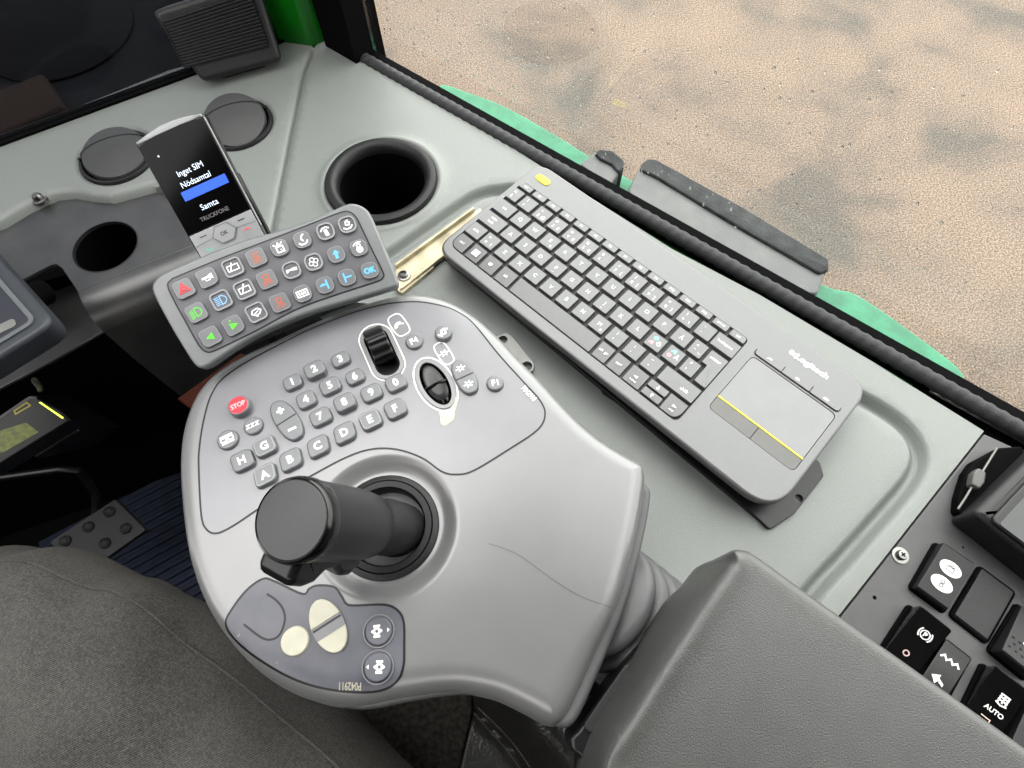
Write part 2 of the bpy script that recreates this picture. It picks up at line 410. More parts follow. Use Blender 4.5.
# clear thin window glass: see-through with a fresnel reflection
def glassmat(name, tint, rough=0.0, refl=1.0):
    m = bpy.data.materials.new(name); m.use_nodes = True; nt = m.node_tree; nt.nodes.clear()
    out = nt.nodes.new('ShaderNodeOutputMaterial'); mixs = nt.nodes.new('ShaderNodeMixShader'); tr = nt.nodes.new('ShaderNodeBsdfTransparent'); gl = nt.nodes.new('ShaderNodeBsdfGlossy'); fr = nt.nodes.new('ShaderNodeFresnel')
    tr.inputs['Color'].default_value = lin(tint); gl.inputs['Roughness'].default_value = rough; fr.inputs['IOR'].default_value = 1.45
    mu = nt.nodes.new('ShaderNodeMath'); mu.operation = 'MULTIPLY'; mu.inputs[1].default_value = refl; nt.links.new(fr.outputs[0], mu.inputs[0])
    nt.links.new(mu.outputs[0], mixs.inputs[0]); nt.links.new(tr.outputs[0], mixs.inputs[1]); nt.links.new(gl.outputs[0], mixs.inputs[2]); nt.links.new(mixs.outputs[0], out.inputs['Surface'])
    return m
m_glass = glassmat('clear window glass', (250, 252, 251), 0.0, 0.16)
m_tint = glassmat('light dimming windscreen glass', (165, 167, 171), 0.08, 0.4)  # tint added to dim the daylight reaching the left of the deck
m_drop = bpy.data.materials.new('rain water'); m_drop.use_nodes = True
b_ = m_drop.node_tree.nodes['Principled BSDF']; b_.inputs['Transmission Weight'].default_value = 1.0; b_.inputs['Roughness'].default_value = 0.03; b_.inputs['IOR'].default_value = 1.33; b_.inputs['Base Color'].default_value = (0.9, 0.93, 0.95, 1)

# ------------------------------------------------------------ daylight: an overcast sky, brighter where the sun stands behind the cloud
w = bpy.data.worlds.new('overcast sky'); bpy.context.scene.world = w; w.use_nodes = True; nt = w.node_tree
bg = nt.nodes['Background']; tc = nt.nodes.new('ShaderNodeTexCoord'); dp = nt.nodes.new('ShaderNodeVectorMath'); dp.operation = 'DOT_PRODUCT'
dp.inputs[1].default_value = tuple(nrm(SUN_DIR))
nt.links.new(tc.outputs['Generated'], dp.inputs[0])
mr = nt.nodes.new('ShaderNodeMapRange'); mr.interpolation_type = 'SMOOTHERSTEP'; nt.links.new(dp.outputs['Value'], mr.inputs['Value'])
mr.inputs['From Min'].default_value = SUN_EDGE; mr.inputs['From Max'].default_value = 1.0; mr.inputs['To Min'].default_value = SKY; mr.inputs['To Max'].default_value = SUN
nt.links.new(mr.outputs['Result'], bg.inputs['Strength']); bg.inputs['Color'].default_value = (1.0, 0.985, 0.965, 1)
sc = bpy.context.scene; sc.view_settings.view_transform = 'Standard'; sc.view_settings.look = 'None'; sc.view_settings.gamma = 1; sc.view_settings.exposure = 0.0; sc.view_settings.use_curve_mapping = False

# ------------------------------------------------------------ the cab's own axes: e1 runs backwards along the side window, e2 inwards
W0 = onz(375, 50, 0.0); W1 = onz(1024, 411, 0.0); e1 = nrm(W1 - W0); e2 = -np.cross(UP, e1)
CAB = Frame(W0, e1, -e2)                                     # local x back along the window, y outwards, z up
def cab(p): q = CAB.loc(p); return (q.x, q.y)
GZ = -1.95
g = MB(); g.add([(-9, -9, GZ), (12, -9, GZ), (12, 12, GZ), (-9, 12, GZ)], [(0, 1, 2, 3)])
struct('ground', g, m_ground)

# roof and walls of the cab, unseen and shaped to block and steer daylight
L0, L1, WI, HX = -0.62, 1.35, 1.55, 0.27
ZR = 0.98
m_head = mat('pale grey headliner', (84, 84, 83), 0.9)
cabM = Matrix(CAB.M)
struct('ceiling', slab(rounded([(HX, -.10), (L1, -.10), (L1, -WI), (HX, -WI)], 0.10), ZR, ZR + 0.05), m_head, M=cabM)  # front left open so the pod mirrors sky, rear kept dark
struct('floor', box(L0 - 0.2, L1, -WI, 0.0, -0.70, -0.66), m_deepblack, M=cabM)
struct('wall_rear', box(L1, L1 + 0.03, -WI, 0.0, -0.7, ZR), m_deepblack, M=cabM)  # closed to full height to stand in for the operator's shade
struct('wall_left', box(L0 - 0.2, L1, -WI - 0.03, -WI, -0.7, 0.55), m_deepblack, M=cabM)  # raised solid to block light from the door side
# ------------------------------------------------------------ console deck
D = flat(0.0)
def dl(pts): return D.L(pts)
deck_px = [(-300, 254), (0, 135), (80, 106), (170, 70), (282, 41), (306, 41.5), (314, 48), (320, 41), (331, 39.5), (340, 45), (423, 96), (489.5, 133), (536, 163), (672, 249), (760, 295), (873, 362),
           (984, 431), (840, 614), (770, 705), (690, 735), (560, 560), (430, 420), (385, 305), (300, 298), (225, 262), (165, 185), (151, 186), (130, 191.7), (109, 197.5), (88.5, 196), (70, 192.5), (52, 194.3), (26, 206), (0, 221.6), (-70, 250), (-300, 345)]
deck_out = resample(ccw(dl(deck_px)), 0.006)
groove_px = [(300, 312), (391, 253), (429.5, 226), (462, 203.5), (479, 194), (498, 190), (525, 192), (600, 232), (700, 298), (800, 361), (852, 393), (881, 409), (904, 426), (917, 444), (920, 463), (911.4, 482), (896, 501), (868.4, 532), (845, 558), (823, 581), (790, 620), (730, 690)]
groove = spline(dl(groove_px), False, 8); groove = resample(groove, 0.004, False)
seam_px = [(313, 50), (303, 76), (294, 117), (287.5, 150), (273.7, 223), (262, 285)]
seam = resample(spline(dl(seam_px), False, 6), 0.004, False)
cupc = np.array(D.l(381.7, 182)); CR = 0.5 * math.dist(D.l(325.6, 182), D.l(437.7, 182))
vL = np.array(D.l(116.5, 155.5)); vR = np.array(D.l(236, 123)); VR_ = 0.5 * math.dist(D.l(78.5, 155.5), D.l(154, 155.5)); VR2 = 0.5 * math.dist(D.l(201, 123), D.l(271, 123)); VR2 = VR_ = 0.5 * (VR_ + VR2)
dip_line = dl([(-300, 345), (-70, 250), (0, 221.6), (26, 206), (52, 194.3), (70, 192.5), (88.5, 196), (109, 197.5), (130, 191.7), (151, 186)])
def deck_h(P):
    P = np.asarray(P); z = np.zeros(len(P))
    d = pdist(P, groove, False); z -= 0.0105 * (0.5 + 0.5 * np.cos(PI * np.clip(d / 0.009, 0, 1)))
    d = pdist(P, seam, False); z -= 0.006 * (0.5 + 0.5 * np.cos(PI * np.clip(d / 0.004, 0, 1)))
    d = np.linalg.norm(P - cupc, axis=1); z += 0.003 * np.exp(-((d - CR * 1.06) / 0.004) ** 2)
    for c in (vL, vR):
        d = np.linalg.norm(P - c, axis=1); z -= 0.004 * sm((VR_ * 1.13 - d) / 0.008)
    d = pdist(P, dip_line, False); r = 0.012; q = np.clip(r - d, 0, r); z -= r - np.sqrt(np.maximum(r * r - q * q, 0))
    return z
ex_pts = []
for line, offs in ((groove, (-.0095, -.0075, -.0055, -.0035, -.0015, .0015, .0035, .0055, .0075, .0095)), (seam, (-.004, -.0025, -.001, .001, .0025, .004)), (dip_line and resample(dip_line, .005, False), (.001, .003, .006, .009, .012, -.001, -.003, -.006, -.009, -.012))):
    A = np.array(line); t = np.gradient(A, axis=0); t /= np.linalg.norm(t, axis=1)[:, None]; nn = np.c_[-t[:, 1], t[:, 0]]
    for o in offs: ex_pts.append(A + nn * o)
for c, r in ((cupc, CR), (vL, VR_), (vR, VR_)):
    for k in (1.0, 1.03, 1.06, 1.09, 1.12, 1.15): ex_pts.append(np.array(circ(r * k, 60, c[0], c[1])))
deck = sheet(deck_out, deck_h, 0.008, [circ(CR * 0.93, 48, *cupc), circ(VR_ * 0.95, 40, *vL), circ(VR_ * 0.95, 40, *vR)], ex_pts, thick=0.03, keepgap=0.25)
o = obj('console_deck', deck, m_deck, sharp=60)
tag(o, 'pale grey-green moulded console top under the keyboard with a curved groove', 'console')

# cup holder
t = thing('cup_holder', 'round black cup holder sunk in the console left of the keyboard', 'cup holder', Matrix.Translation((cupc[0], cupc[1], 0)))
r = CR
obj('rim', lathe([(r * .96, -.002), (r, .001), (r * 1.0, .0035), (r * .97, .006), (r * .9, .0068), (r * .84, .006), (r * .79, .0035), (r * .765, -.001), (r * .76, -.004)], 72), m_rubber, t)
obj('cup_well', lathe([(r * .76, -.004), (r * .73, -.06), (r * .70, -.085), (r * .3, -.086), (.0005, -.086)], 64), m_deepblack, t)

m_flap = mat('dark grey vent plastic', (58, 58, 58), .5, var=.04)
# two round air vents
def air_vent(c, lab, ang, tilt):
    t = thing('air_vent', lab, 'air vent', Matrix.Translation((c[0], c[1], 0)) @ Matrix.Rotation(ang, 4, 'Z'), 'round air vents in the console')
    r = VR_
    obj('vent_ring', lathe([(r * .92, -.006), (r, -.004), (r * 1.0, -.0015), (r * .97, .0005), (r * .91, .0005), (r * .87, -.002), (r * .86, -.02)], 64), m_rubber, t)
    obj('vent_duct', lathe([(r * .86, -.004), (r * .86, -.05), (.0005, -.05)], 48), m_deepblack, t)
    fl = lathe([(r * .835, -.004), (r * .84, .0), (r * .80, .0025), (r * .5, .0042), (.0005, .005)], 56)
    f = obj('vent_flap', fl, m_flap, t, M=Matrix.Translation((0, 0, .003)) @ Matrix.Rotation(tilt, 4, 'X'))
    P = [(r * .82 * math.cos(a), r * (.16 + .28 * math.sin(a))) for a in np.linspace(.12, PI - .12, 24)]
    obj('flap_crease', ribbon(P, .0012, 0, False, lambda q: .0053 - .0022 * (np.linalg.norm(q, axis=1) / r / .8) ** 2), m_black, f)
    for s in (-1, 1): obj('pivot', T(lathe([(.002, 0), (.002, .003), (.0005, .0034)], 10), Matrix.Translation((s * r * .9, .008, .0))), m_black, t)
air_vent(vL, 'round black air vent partly behind the phone, nearer the metal plate', .42, math.radians(9))
air_vent(vR, 'round black air vent partly behind the phone, below the loudspeaker', .42, math.radians(17))

# loudspeaker box standing at the windscreen corner
SPF = tilted((213, 81), (281, 62), 0.012, 62)
t = thing('loudspeaker', 'black box loudspeaker with a slotted grille by the green pillar', 'loudspeaker', SPF.M)
a, b, c_, d_ = SPF.l(203, 83), SPF.l(283, 61), SPF.l(258, -22), SPF.l(150, 12)
outl = rounded([a, b, c_, d_], 0.008)
obj('housing', slab(outl, -0.075, 0.0, 0.006, 0.004), m_blackmatt, t)
g4 = SPF.L([(184, 68), (270, 46), (251, -9), (162, 21)])
obj('grille_recess', slab(rounded(g4, .004), .0, .0008), m_deepblack, t)
G0, G1, G2, G3 = [np.array(p) for p in g4]; sl = MB()
for k in range(16):
    v = (k + .5) / 16; p = G0 + (G3 - G0) * v; q = G1 + (G2 - G1) * v; p, q = p + (q - p) * .015, q - (q - p) * .015; hw = .0013
    sl.join(slab([(p[0], p[1] - hw), (q[0], q[1] - hw), (q[0], q[1] + hw), (p[0], p[1] + hw)], .0006, .0022, .0006))
for k in range(11):
    u = (k + .5) / 11; p = G0 + (G1 - G0) * u; q = G3 + (G2 - G3) * u; p, q = p + (q - p) * .01, q - (q - p) * .01
    sl.join(slab([(p[0] - .0008, p[1]), (p[0] + .0008, p[1]), (q[0] + .0008, q[1]), (q[0] - .0008, q[1])], .0006, .0012))
sl.join(ribbon(rounded(g4, .004), .0014, .0015, True, None, .0015))
obj('grille', sl, m_black, t)
obj('foot_bracket', box(a[0] + .02, b[0] - .02, min(a[1], b[1]) - .004, min(a[1], b[1]) + .03, -.06, -.02, .002), m_black, t)

# ------------------------------------------------------------ side window, rubber seal, frame
def cl(px, py, z=0.0): q = CAB.loc(onz(px, py, z)); return (q.x, q.y)
yA, yB, yC, yD = [cl(684, q)[1] for q in (222, 232, 246, 257)]; sy, sealw = (yB + yC) / 2, (yB - yC) / 2
print('SILL', yA, yB, yC, yD)
# cross-section from inside out: deck edge, green gap, seal, black frame, glass at local y = 0
o = struct('window_1', box(-.0, 1.45, -.002, .002, -.004, ZR - .03), m_glass, M=cabM)
fr = MB(); fr.join(box(-.04, 1.5, sy, yA + .001, -.03, -.002)); fr.join(box(-.05, .0, -.03, .014, -.03, ZR)); fr.join(box(1.45, 1.5, -.03, .014, -.03, ZR)); fr.join(box(-.05, 1.5, -.03, .014, ZR - .04, ZR + .02))
struct('window_frame', fr, m_deepblack, parent=o)
# braided sealing profile
sv = []; N = 560; nr = 12
x0, x1 = cl(338, 40)[0] - .02, 1.45
R_ = []
for k in range(N + 1):
    x = x0 + (x1 - x0) * k / N; rr = sealw
    R_.append([(x, sy + rr * (1 + .07 * math.sin(k * 2 * PI / 4 + 4 * PI * i / nr)) * math.cos(2 * PI * i / nr), -.001 + rr * (.9 + .07 * math.sin(k * 2 * PI / 4 + 4 * PI * i / nr)) * math.sin(2 * PI * i / nr)) for i in range(nr)])
struct('trim_1', rings([list(r_)[::-1] for r_ in R_]), mat('braided black rubber', (44, 44, 46), 0.6, spec=.3, var=.35, scale=600), M=cabM)
# green sheet metal channel between seal and deck
struct('trim_2', box(-.06, 1.5, yD - .03, sy, -.05, -.018), m_greenpaint, M=cabM)
# pale strip along the sill further back
wa, wb = cl(930, 390.5, -.006), cl(1060, 458, -.006)
struct('trim_3', tube([(wa[0], wa[1], -.006), (wb[0] + .2, wb[1], -.006)], .0016, 8), m_chrome, M=cabM)
struct('trim_4', box(wa[0] - .01, wb[0] + .3, yD - .03, sy, -.027, -.012), m_deepblack, M=cabM)
# green corner pillar
pp = [cl(x, y) for x, y in [(258, 40), (283, 42), (312, 46), (330, 39), (338, 20), (330, -60), (262, -40)]]
struct('pillar', slab(rounded(pp, .012), -.02, ZR), m_greenpaint, M=cabM)
# windscreen: a dark sill and glass with the machine's black bonnet beyond it
q0, q1 = onz(-300, 254, 0), onz(283, 40, 0); WS = Frame(q1, q0 - q1, UP)      # x leftwards along the screen, y up
Lw = np.linalg.norm(q0 - q1) + .6
o = struct('window_2', slab([(0, -.03), (Lw, -.03), (Lw, ZR), (0, ZR)], -.001, .001), m_tint, M=WS.M)
struct('window_seal', slab([(-.02, -.05), (Lw, -.05), (Lw, .003), (-.02, .003)], -.005, .01, .002), m_deepblack, parent=o)
# things beyond the windscreen
bz = -0.35
bo = [onz(x, y, bz)[:2] for x, y in [(-200, 300), (-120, 60), (-60, -140), (330, -140), (330, 140), (200, 200)]]
bon = obj('bonnet', slab(rounded(bo, .06), bz - .25, bz, .03), mat('mottled black bonnet', (18, 18, 20), 0.9, scale=7, col2=(30, 30, 34), spec=.1))  # two near-black tones in large blotches
tag(bon, 'mottled black bonnet seen through the windscreen', 'bonnet')
bb = [onz(x, y, bz + .03)[:2] for x, y in [(-60, 112), (42, 72), (64, 106), (-60, 160)]]
tag(obj('brown_cover', slab(rounded(bb, .012), bz, bz + .03, .008), mat('dull brown cover', (52, 40, 34), 0.9, spec=.1)), 'dull brown plate lying on the bonnet behind the windscreen', 'cover')
bh = onz(60, 34, bz); tag(obj('exhaust_cap', T(lathe([(.15, 0), (.15, .005), (.12, .012), (.0005, .014)], 40), Matrix.Translation(bh)), mat('black cap', (16, 16, 17), .9, spec=.1)), 'round black cap on the bonnet beyond the windscreen', 'cap')

# outside the side window: green ledge with black rubber-edged steps
lz = -0.10
lo = [onz(x, y, lz)[:2] for x, y in [(440, 84), (470, 92), (506, 106), (556, 134), (588, 154), (640, 184), (720, 232), (822, 283), (858, 294), (918, 335), (965, 374), (940, 385), (800, 310), (640, 220), (520, 152), (440, 106)]]
lo = spline(lo, True, 4)
tag(obj('green_ledge', slab(lo, lz - .05, lz, .004), m_outgreen), 'green ledge outside below the side window, turquoise from painted glass reflection', 'ledge')
m_step = mat('wet rubber step with painted sheen', (88, 89, 89), 0.5, scale=20, col2=(106, 106, 105), bump=.3, bscale=120)  # grey reflection on black rubber put into the base colour
m_stepedge = mat('wet black rubber edge', (20, 22, 24), 0.6, scale=60, spec=.2, col2=(52, 54, 56), bump=.8, bscale=160)
def step(lab, pts, edge, z):
    t = thing('side_step', lab, 'step', Matrix.Translation(onz(*pts[0], z)), 'black steps with painted grey sheen outside the side window'); o = onz(*pts[0], z)
    P = [(onz(x, y, z) - o)[:2] for x, y in pts]; obj('step_plate', slab(rounded(P, .006), -.028, 0, .003), m_step, t)
    E_ = [(onz(x, y, z + .004) - o)[:2] for x, y in edge]; obj('rubber_edge', slab(rounded(E_, .004), -.027, .004, .002), m_stepedge, t)
step('small black step with painted grey sheen outside the window with a rough black edge, the shorter one', [(579, 164), (592, 154), (598, 150), (620, 158), (623, 168), (612, 182), (626, 200), (600, 180)], [(594, 152), (601, 149), (612, 150), (624, 160), (624, 167), (619, 172), (612, 164), (600, 158)], -.07)
step('long black step with painted grey sheen outside the window with a rough black edge', [(628, 190), (640, 166), (660, 166), (828, 258), (828, 266), (818, 294), (760, 290), (640, 215)], [(642, 163), (648, 158.5), (656, 159), (740, 205), (829, 259), (829, 270), (820, 273), (738, 226), (656, 176), (640, 169)], -.07)

# rain drops on the pane
dr = MB()
for k in range(620):
    u = abs(rng.normal(0, .28)); x = .02 + u * 1.0; z = .02 + abs(rng.normal(0, .16))
    if x > 1.2 or z > .6: continue
    s = rng.uniform(.0006, .0016)
    dr.join(T(lathe([(s, 0), (s * .85, s * .35), (s * .5, s * .6), (.0001, s * .7)], 8), Matrix.Translation((x, .002, z)) @ Matrix.Rotation(-PI / 2, 4, 'X') @ Matrix.Diagonal((.8, 1.35, 1, 1))))
o = obj('rain_drops', dr, m_drop, M=cabM); tag(o, 'small rain drops on the outside of the side window', 'water drops', kind='stuff')

# ------------------------------------------------------------ keyboard (its own millimetres, origin on the key of digit 1)
KR = np.array([[0.7298283, 0.6835913, -0.0073194], [0.6157888, -0.6620145, -0.4272481], [-0.2969087, 0.3073106, -0.9041048]])
Kt = np.array([14.683, -166.296, 557.294]) * .001
KF = Frame(CAM + WC @ Kt, WC @ KR[:, 0], WC @ KR[:, 1])
kb = thing('keyboard', 'charcoal wireless keyboard with touchpad and yellow power button on the console', 'keyboard', KF.M)
mm = .001
def sc_(P): return [(a * mm, b * mm) for a, b in P]
kout = rounded([(-28, -92.5), (327, -92.5), (327, 47.5), (-28, 47.5)], [15, 15, 17, 13], 7)
kout = rounded(sc_([(-28, -92.5), (325, -92.5), (325.5, 47.5), (-28, 47.5)]), [.017, .027, .019, .016], 8)
well = rounded(sc_([(-22.2, -81.8), (230.6, -81.8), (230.6, 18.6), (-22.2, 18.6)]), [.011, .006, .005, .003], 5)
padh = rounded(sc_([(240.6, -54.7), (317.9, -54.7), (317.9, 8.0), (240.6, 8.0)]), .005)
medh = rounded(sc_([(239.8, 9.6), (317.6, 9.6), (317.6, 16.9), (239.8, 16.9)]), .0034)
body = MB(); zk = -.0018
body.join(plate(kout, [well, padh, medh], -.005, 0, .0022, 4))
front = ccw(kout); R_ = []
def under(z, d, extra_front):
    return [(x, y + extra_front * (1 if y < -.05 else 0), z) for x, y in inset(front, d)]
body.join(rings([under(-.0235, .012, .004), under(-.017, .005, 0), under(-.010, .0012, 0), under(-.005, 0, 0)], True, False))
obj('body', body, m_kbd, kb)
obj('key_tray', plate(rounded(sc_([(-24, -83.5), (232, -83.5), (232, 20), (-24, 20)]), .006), [], -.0046, zk), m_keywell, kb)
FS = {}
def key(cx, cy, w_, h_, leg=None, out=None, corner=None, dz=0.0, front=False):
    if out is None:
        out = rrect(w_, h_, 1.1, 4) if corner is None else rounded([(-w_ / 2, -h_ / 2), (w_ / 2, -h_ / 2), (w_ / 2, h_ / 2), (-w_ / 2, h_ / 2)], corner, 5)
    kk = slab(sc_(out), zk, .0014 + dz, .0005, 0, 2, taper=.0004)
    if front: kk.xf(lambda x, y, z: (x, y, z - (max(0, -y / mm - h_ * .12) ** 1.5) * .00013 if z > 0 else z))
    o = obj('key', kk, m_key, kb, loc=(cx * mm, cy * mm, 0))
    if leg:
        for m_, L_ in leg.items():
            mb = MB()
            for fn in L_: mb.join(fn)
            mb.xf(lambda x, y, z: (x, y, z + .00148 + dz)); obj('legend', mb, m_, o)
    return o
def tx(s, h, x=0, y=0, w_=None, b=0): return text(s, h * mm, x * mm, y * mm, 0, 0, None if w_ is None else w_ * mm, b * mm)
W = m_keyprint
P_ = 18.15
# row of small keys
fl = ['esc', 'F1', 'F2', 'F3', 'F4', 'F5', 'F6', 'F7', 'F8', 'F9', 'F10', 'F11', 'F12', 'prt sc', 'del']
for i in range(15):
    key(-14.8 + 16.93 * i, 14.1, 14.9, 7.6, {W: [tx(fl[i], 2.4, 0, 0, 7 if len(fl[i]) > 3 else None)]}, corner=[1, 1, 4.5, 1] if i == 14 else None)
# number row
key(-16.0, .4, 12.2, 15.2, {W: [tx('\u00a7', 3, -2.4, -3), tx('\u00bd', 3, -2.2, 3)]})
num = [('1', '!', ''), ('2', '"', '@'), ('3', '#', '\u00a3'), ('4', '\u00a4', '$'), ('5', '%', '\u20ac'), ('6', '&', ''), ('7', '/', '{'), ('8', '(', '['), ('9', ')', ']'), ('0', '=', '}'), ('+', '?', '\\'), ('\u00b4', '`', '')]
for i, (a, b, c_) in enumerate(num):
    key(i * P_, 0, 15.4, 15.4, {W: [tx(a, 3.1, -2.6, -3), tx(b, 3.1, -2.6, 3)] + ([tx(c_, 3.1, 3.2, -3)] if c_ else [])})
key(219.3, .2, 22.2, 15.4, {W: [tx('backspace', 2.6, -.5, 0, 14)]})
# letter rows
key(-12.1, -18.15, 20.2, 15.4, {W: [tx('tab', 2.9, 0, 0)]})
for i, ch in enumerate('QWERTYUIOP\u00c5'):
    L_ = [tx(ch, 3.7, 0, 0)]
    if ch == 'E': L_ = [tx('E', 3.7, 0, 1), tx('\u20ac', 2.6, 3.6, -4)]
    key(7.4 + P_ * i, -18.15, 15.4, 15.4, {W: L_})
key(204.9, -18.15, 13, 15.4, {W: [tx('^', 3.2, -2, 3), tx('\u00a8', 3.2, -2, -1.5), tx('~', 3.2, 3, -3.5)]})
key(221.9, -27.2, 0, 0, {W: [tx('enter', 3.1, -.6, 10, 10)]}, out=rounded([(-8.4, 16.7), (-8.4, 1.2), (-3.2, 1.2), (-3.2, -16.7), (8.3, -16.7), (8.3, 16.7)], .9, 3))
key(-9.6, -36.3, 25.2, 15.4, {W: [tx('caps', 2.8, -1, 2), tx('lock', 2.8, -1, -2)]})
for i, ch in enumerate('ASDFGHJKL'): key(12.4 + P_ * i, -36.3, 15.4, 15.4, {W: [tx(ch, 3.7)] + ([tx('_', 3, 0, -5)] if ch in 'FJ' else [])})
for i, (ch, a, b) in enumerate((('\u00d6', '\u00d8', '\u00c6'), ('\u00c4', '\u00c6', '\u00d8'))):
    key(12.4 + P_ * (9 + i), -36.3, 15.4, 15.4, {W: [tx(ch, 3.7, 3, 0, None, .2)], m_dotblue: [tx(a, 3.2, -1.6, 3, None, .3)], m_dotred: [tx(b, 3.2, -3, -2.4, None, .3)]})
key(210.1, -36.3, 13, 15.4, {W: [tx("'", 3.4, -2, -3), tx('*', 3.4, -1.5, 4)]})
key(-13.4, -54.45, 16.6, 15.4, {W: [tx('shift', 2.8)]})
key(4.1, -54.45, 15.2, 15.4, {W: [tx('<', 3.2, -2.5, -3), tx('>', 3.2, -2.5, 3), tx('|', 3, 3.4, -3)]})
for i, ch in enumerate('ZXCVBNM'): key(22.3 + P_ * i, -54.45, 15.4, 15.4, {W: [tx(ch, 3.7)] + ([tx('\u00b5', 2.8, 3.8, -4)] if ch == 'M' else [])})
for i, (a, b) in enumerate(((',', ';'), ('.', ':'), ('-', '_'))): key(22.3 + P_ * (7 + i), -54.45, 15.4, 15.4, {W: [tx(a, 3.4, -1.5, -3), tx(b, 3.4, -1.5, 3)]})
key(212.7, -54.45, 34.2, 15.4, {W: [tx('shift', 3.0, 6, -1.5)]})
sq = [ribbon(sc_([(-1.8, -1.8), (1.8, -1.8), (1.8, 1.8), (-1.8, 1.8)]), .0028, 0, True)]
key(-13.4, -72.6, 15.6, 16.4, {W: [tx('ctrl', 2.8)]}, corner=[8.5, 1, 1, 1], front=True)
key(4.0, -72.6, 15.2, 16.4, {W: sq}, front=True)
key(22.0, -72.6, 16.2, 16.4, {W: [poly(sc_(rrect(3.6, 3.2, .8)))]}, front=True)
key(40.6, -72.6, 16.6, 16.4, {W: [tx('alt', 3.0)]}, front=True)
key(96.1, -72.6, 90.4, 16.4, None, front=True)
key(150.2, -72.6, 14.0, 16.4, {W: [tx('alt gr', 2.8, 0, 0, 9)]}, front=True)
key(166.0, -72.6, 14.6, 16.4, {W: [tx('ctrl', 2.9)]}, front=True)
arr = lambda a: [poly(sc_([(2.6 * math.cos(a), 2.6 * math.sin(a)), (2 * math.cos(a + 2.4), 2 * math.sin(a + 2.4)), (2 * math.cos(a - 2.4), 2 * math.sin(a - 2.4))]))]
key(183.6, -72.6, 16.8, 16.4, {W: arr(PI) + [tx('home', 2, 0, -4)]}, front=True)
key(202.6, -68.4, 18, 7.4, {W: arr(PI / 2)}); key(202.6, -76.9, 18, 7.4, {W: arr(-PI / 2)}, front=True)
key(221.1, -72.6, 17.2, 16.4, {W: arr(0) + [tx('end', 2, 0, -4)]}, corner=[1, 8, 1, 1], front=True)
# touchpad, its two keys, media keys, button, maker's mark
padin = [(241.0, -40.2), (317.5, -40.2), (317.5, 7.6), (241.0, 7.6)]
obj('touchpad', slab(rounded(sc_(padin), [.0004, .0004, .0047, .0047]), -.004, -.0003, .0002), m_pad, kb)
obj('pad_stripe', slab(sc_([(240.9, -41.6), (317.6, -41.6), (317.6, -40.2), (240.9, -40.2)]), -.004, .0001), m_yellow, kb)
m_padkey = mat('warm grey touchpad key', (96, 94, 92), 0.36)
obj('pad_key', slab(rounded(sc_([(241, -54.3), (279.0, -54.3), (279.0, -41.7), (241, -41.7)]), [.0047, .0003, .0003, .0003]), -.004, -.0003, .0002), m_padkey, kb)
obj('pad_key', slab(rounded(sc_([(279.5, -54.3), (317.5, -54.3), (317.5, -41.7), (279.5, -41.7)]), [.0003, .0047, .0003, .0003]), -.004, -.0003, .0002), m_padkey, kb)
obj('pad_floor', slab(sc_([(239, -56.5), (319.5, -56.5), (319.5, 18.5), (239, 18.5)]), -.0046, -.0040), m_keywell, kb)
icons = [[poly(sc_([(-3, -1.3), (-1, 1.2), (2.4, 1.2), (1, 0), (-1, -.2)]))], [poly(sc_([(-1.6, -.9), (1.6, -.9), (1.6, .9), (-1.6, .9)]))], [poly(sc_([(-2.4, -.8), (1.8, -1.2), (2.6, .8), (-1.6, 1)]))]]
for i in range(3):
    x0 = 240.4 + 25.65 * i; x1 = x0 + 25.25
    rr = [.003 if i == 0 else .0006, .003 if i == 2 else .0006, .003 if i == 2 else .0006, .003 if i == 0 else .0006]
    o = obj('media_key', slab(rounded([(-.01262, -.0033), (.01262, -.0033), (.01262, .0033), (-.01262, .0033)], rr), -.004, .0014, .0004), m_kbd, kb, loc=((x0 + x1) / 2 * mm, 13.25 * mm, 0))
    mb = MB()
    for q in icons[i]: mb.join(q)
    mb.xf(lambda x, y, z: (x, y, .0015)); obj('legend', mb, W, o)
o = obj('power_button', slab([(a + -10 * mm, b + 32.2 * mm) for a, b in rrect(.0165, .0082, .0041, 7)], -.001, .0009, .0006), m_yellow, kb)
obj('legend', tx('\u2022', 2.4, -10, 32.2).xf(lambda x, y, z: (x, y, .00095)), m_keywell, o)
lg = text('Logitech', .0052, .2815, .0312, 0, 0, .0290, 0, None, .03)
lg.join(poly(sc_(circ(2.1, 14, 262.6, 31.9, 2.5)))).join(poly(sc_(circ(.8, 8, 265.6, 32.6)))).join(ribbon(sc_([(264.6, 30.6), (266.4, 29.6), (267.3, 28.4)]), .0007))
obj('brand_mark', lg.xf(lambda x, y, z: (x, y, .0001)), m_white, kb)

# black base plate under the keyboard
BP = flat(.0042)
c1 = np.array(BP.l(770, 528)); c2 = np.array(BP.l(457, 268)); c3 = np.array(BP.l(828, 458)); ud = nrm(c2 - c1)
pl = [tuple(c1), tuple(np.array(BP.l(822, 474))), tuple(np.array(BP.l(819, 464))), tuple(np.array(BP.l(819, 464)) + ud * .30), tuple(c1 + ud * .37)]
pl = [BP.l(770, 530), BP.l(794, 514), BP.l(824, 476), BP.l(820, 462), tuple(np.array(BP.l(818, 462)) + ud * .30), tuple(np.array(BP.l(760, 520)) + ud * .36), BP.l(760, 520)]
hole = circ(.0032, 16, *BP.l(799, 498.2))
t = thing('base_plate', 'black sheet metal plate with a screw hole under the keyboard', 'mounting plate', BP.M)
obj('plate', plate(rounded(pl, .004), [hole], -.004, 0, .0006), m_black, t)
obj('spacer', slab(rounded([tuple(np.array(BP.l(*p))) for p in [(600, 390), (740, 480), (780, 430), (640, 330)]], .005), -.006, -.003), m_black, t)

